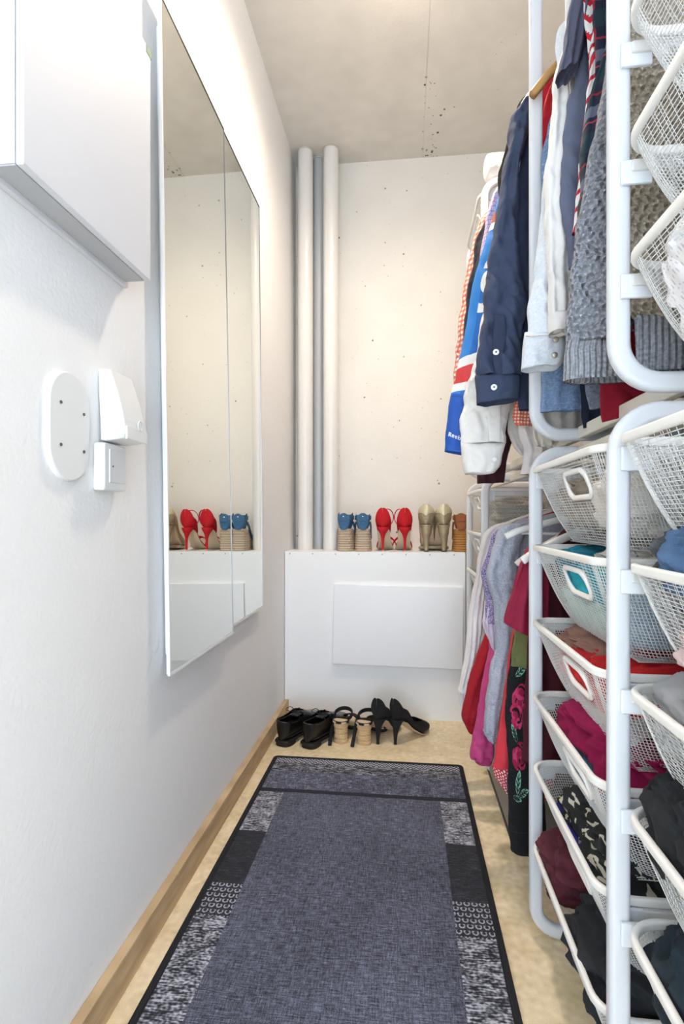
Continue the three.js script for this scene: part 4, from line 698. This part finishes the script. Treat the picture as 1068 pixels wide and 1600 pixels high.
// stiletto pumps share a shape; the colours differ
function counterRows(b, top, w, z1, op1) {        // a heel counter that rises to a rounded point at the back
  return [[.004, 0, .0004, b + .004, (top - b - .006) / .93, .83], [.002, 0, .011, b, (top - b) / .93, .83], [-.004, 0, w * .66, b - .002, (top - b - .002) / .92, .8], [-.012, 0, w * .9, b - .003, (top - b - .012) / .9, .76], [-.026, 0, w, b - .006, (top - b - .03) / .85, .70], [-.052, 0, w, b * .83, (top - b * .83 - .055) / .72, .62], [z1, 0, w * .95, b * .5, .045, op1]];
}
function pump(name, up, heelM, soleM, Hh, top, lining, thick) {
  const s = grp(name), b = Hh;
  part('upper', shoeSkin([...counterRows(b, top, .0335, -.09, .55), [-.12, .001, .033, b * .22 + .004, .062, .6], [-.142, .001, .0355, .012, .064, .72], [-.16, .001, .0365, .006, .058, .96], [-.183, .001, .0345, .005, .046, 1], [-.206, 0, .025, .005, .034, 1], [-.222, 0, .01, .006, .022, 1], [-.227, 0, .003, .008, .012, 1]], 60), up, s);
  part('outsole', plate([[-.03, 0, .012, b - .01], [-.036, 0, .024, b - .016], [-.055, 0, .027, b * .79 - .004], [-.09, 0, .026, b * .46 - .002], [-.135, .001, .032, b * .12 + .001], [-.16, .001, .0355, .001], [-.19, .001, .031, .0], [-.215, 0, .016, .0], [-.226, 0, .005, .002]], .004), soleM, s);
  part('insole', plate([[-.004, 0, .012, b + .004], [-.02, 0, .026, b + .002], [-.055, 0, .027, b * .84], [-.1, 0, .026, b * .43 + .003], [-.14, .001, .028, b * .12 + .01]], .003), lining, s);
  const k = thick;
  part('heel', column([[0, 0, -.010, .0058 * k, .0058 * k], [.006, 0, -.010, .0055 * k, .0055 * k], [b * .4, 0, -.012, .0078 * k, .0085 * k], [b * .68, 0, -.016, .013 * k, .015 * k], [b * .86, 0, -.022, .0225, .0245], [b - .002, 0, -.0255, .0285, .0275]], 30), heelM, s);
  part('heel_tip', column([[0, 0, -.010, .0060 * k, .0060 * k], [.0045, 0, -.010, .0060 * k, .0060 * k]], 2), std(0x222222, .6), s);
  return s;
}
{ const s = pump('pump', suede, suede, nude, .1, .182, std(0x2b2622, .8), 1.05);
  place(s, true, [-.108, .0015, -2.125], -.35, 'black suede stiletto pump standing next to the sandals', 'pair of black suede pumps');
  place(s, false, [-.043, .0015, -2.13], -.66, 'black suede stiletto pump with nude arch, the one furthest from the mirror wall', 'pair of black suede pumps'); }
{ const glit = std(0xffffff, .42, { metalness: .35, map: tex(256, .05, (x, y, i, j) => { const q = hash(i >> 1, j >> 1), v = q > .9 ? 70 : q < .12 ? -55 : 24 * (hash(i, j) - .5); return [160 + v, 146 + v, 116 + v * .9]; }) }), cap = std(0xffffff, .38, { metalness: .3, map: tex(128, .05, (x, y, i, j) => { const q = hash(i, j), v = q > .9 ? 40 : 20 * (q - .5); return [212 + v, 198 + v, 162 + v]; }) });
  const s = pump('glitter_pump', glit, glit, nude, .122, .21, nude, 1.55);
  part('platform', plate([[-.1, 0, .034, .006], [-.13, 0, .039, .002], [-.16, .001, .041, .0], [-.19, .001, .036, .0], [-.214, 0, .02, .0], [-.228, 0, .006, .0]], .016), glit, s);
  part('heel_cap', shoeSkin(counterRows(.16, .2115, .0345, -.05, .5).slice(0, 5).map(q => [q[0] + .0012, q[1], q[2] ? q[2] + .0008 : 0, q[3], q[4], q[5]]), 24), cap, s, 'paler gold heel patch');
  s.scale.x = 1.1;
  place(s, true, [.094, .7365, -2.447], -.1, 'gold glitter pump on the ledge, next to the red heels', 'pair of gold glitter pumps');
  place(s, false, [.174, .7365, -2.447], .1, 'gold glitter pump on the ledge, next to the brown rope-soled shoe', 'pair of gold glitter pumps'); }
{ const rm = std(0xc40e1e, .85, { bumpMap: clothBump, bumpScale: .0004 });
  const mk = side => { const s = grp('red_stiletto'), b = .112;
    part('counter', shoeSkin([...counterRows(b, .196, .0355, -.078, .4).slice(0, 6), [-.074, 0, .031, b * .66, .03, .4]], 36), rm, s);
    part('outsole', plate([[-.03, 0, .012, b - .01], [-.036, 0, .024, b - .016], [-.055, 0, .029, b * .79 - .004], [-.1, 0, .029, b * .38 - .002], [-.135, 0, .036, b * .12 + .001], [-.16, 0, .04, .001], [-.19, 0, .036, .0], [-.212, 0, .022, .0]], .0045), std(0xdcc9ae, .55), s);
    part('insole', plate([[-.008, 0, .012, b + .004], [-.055, 0, .028, b * .83], [-.1, 0, .028, b * .42 + .002], [-.14, 0, .036, b * .12 + .006], [-.19, 0, .035, .005], [-.208, 0, .02, .005]], .003), rm, s);
    part('heel', column([[0, 0, -.010, .0048, .0048], [.05, 0, -.011, .0062, .0068], [.078, 0, -.015, .0125, .0145], [.096, 0, -.021, .0235, .0255], [.11, 0, -.0255, .03, .0285]], 30), rm, s);
    part('heel_tip', column([[0, 0, -.010, .0052, .0052], [.005, 0, -.010, .005, .005]], 2), std(0xe0cdb8, .5), s);
    part('toe_strap', sweep(Array.from({ length: 15 }, (_, i) => { const a = i / 14 * Math.PI; return [Math.cos(a) * .046 + side * .006, .008 + Math.sin(a) * .052, -.160]; }), .002, .02, [0, .25, .97], false), rm, s);
    part('ankle_strap', sweep(Array.from({ length: 30 }, (_, i) => { const a = i / 30 * Math.PI * 2; return [side * (.022 + .024 * Math.cos(a)), .155 + .036 * Math.sin(a), -.03 - .028 * Math.cos(a) * .5 + .01 * Math.sin(a)]; }), .0016, .004, [.25 * side, .1, 1]), rm, s);
    return s; };
  place(mk(1), true, [-.099, .7355, -2.45], -.05, 'red suede stiletto with ankle strap, next to the blue wedges', 'pair of red stilettos');
  place(mk(-1), true, [.001, .7355, -2.45], .05, 'red suede stiletto with ankle strap, next to the gold glitter pumps', 'pair of red stilettos'); }
function wedge(name, rp3, upperM, hgt) {
  const s = grp(name), rope = std(0xffffff, .9, { map: tex(128, .04, (x, y) => { const q = ((x + y * .6) / .005) % 1, r = (y / .011) % 1, v = (q < .5 ? 10 : -12) - (r < .16 ? 34 : 0); return [rp3[0] + v, rp3[1] + v, rp3[2] + v]; }) }), rows = [];
  for (let i = 0; i <= 40; i++) { const f = i / 40, y = f * hgt, len = .225 - .15 * Math.pow(Math.max(0, f - .13) / .87, .8), w = .0415 - .0085 * f, q = .0009 * Math.sin(y / .011 * Math.PI * 2); rows.push([y, 0, -len / 2 - .004 * f, w + q, len / 2 + q]); }
  part('wedge_sole', column(rows, 80, .62), rope, s, 'rope-wrapped wedge');
  part('footbed', plate([[-.003, 0, .016, hgt - .002], [-.02, 0, .03, hgt - .003], [-.07, 0, .031, hgt - .006], [-.1, 0, .031, hgt * .82], [-.14, 0, .035, hgt * .48], [-.18, 0, .038, hgt * .25], [-.215, 0, .03, hgt * .16], [-.222, 0, .012, hgt * .16]], .005), nude, s);
  part('counter', shoeSkin([[.002, 0, .0004, hgt - .002, .112, .53], [.001, 0, .020, hgt - .003, .113, .53], [-.004, 0, .0275, hgt - .004, .115, .53], [-.016, 0, .0305, hgt - .004, .116, .54], [-.035, 0, .0325, hgt - .004, .122, .55], [-.052, 0, .0325, hgt - .006, .13, .55], [-.06, 0, .0325, hgt - .008, .11, .52]], 26, 30, .5), upperM, s);
  part('toe_upper', shoeSkin([[-.15, 0, .037, hgt * .36, .06, .96], [-.175, 0, .0385, hgt * .22, .056, 1], [-.205, 0, .034, hgt * .14, .042, 1], [-.222, 0, .016, hgt * .13, .028, 1], [-.227, 0, .005, hgt * .15, .012, 1]], 20), upperM, s);
  for (const q of [1, -1]) part('side_strap', sweep([[q * .033, hgt + .03, -.05], [q * .036, hgt + .01, -.08], [q * .036, hgt * .75, -.12], [q * .037, hgt * .5, -.16]], .0018, .008, [q * .3, .6, -.7], false), upperM, s);
  part('ankle_strap', sweep(ellipsePath(0, hgt + .052, -.05, .036, .036, .15), .002, .009, [0, 1, 0]), upperM, s);
  const tab = new THREE.Shape(); tab.moveTo(-.017, 0); tab.lineTo(-.0155, .03); tab.quadraticCurveTo(0, .042, .0155, .03); tab.lineTo(.017, 0); tab.closePath();
  part('pull_tab', new THREE.ExtrudeGeometry(tab, { depth: .003, bevelEnabled: true, bevelSize: .001, bevelThickness: .001, bevelSegments: 1 }).translate(0, hgt + .036, .0005), upperM, s);
  part('stud', new THREE.SphereGeometry(.0038, 12, 8).scale(1, 1, .5).translate(0, hgt + .057, .0052), std(0xe8e8e6, .25, { metalness: .8 }), s);
  return s;
}
{ const den = fabMap(melange([46, 86, 122], [84, 126, 160], 15), { bumpScale: .0006 }), s = wedge('wedge_shoe', [190, 172, 150], den, .1);
  place(s, true, [-.275, .7355, -2.45], -.1, 'blue denim wedge with beige rope sole, the one next to the pipes', 'pair of blue wedge shoes');
  place(s, false, [-.188, .7355, -2.45], .06, 'blue denim wedge with beige rope sole, the one next to the red heels', 'pair of blue wedge shoes'); }
{ const s = wedge('brown_wedge', [176, 126, 70], std(0x9a5a2c, .6), .1); s.remove(s.children[s.children.length - 1]);
  place(s, true, [.25, .7355, -2.47], -.08, 'brown leather wedge with golden rope sole at the end of the ledge', 'brown wedge shoe'); }

renderer.render(scene, camera);
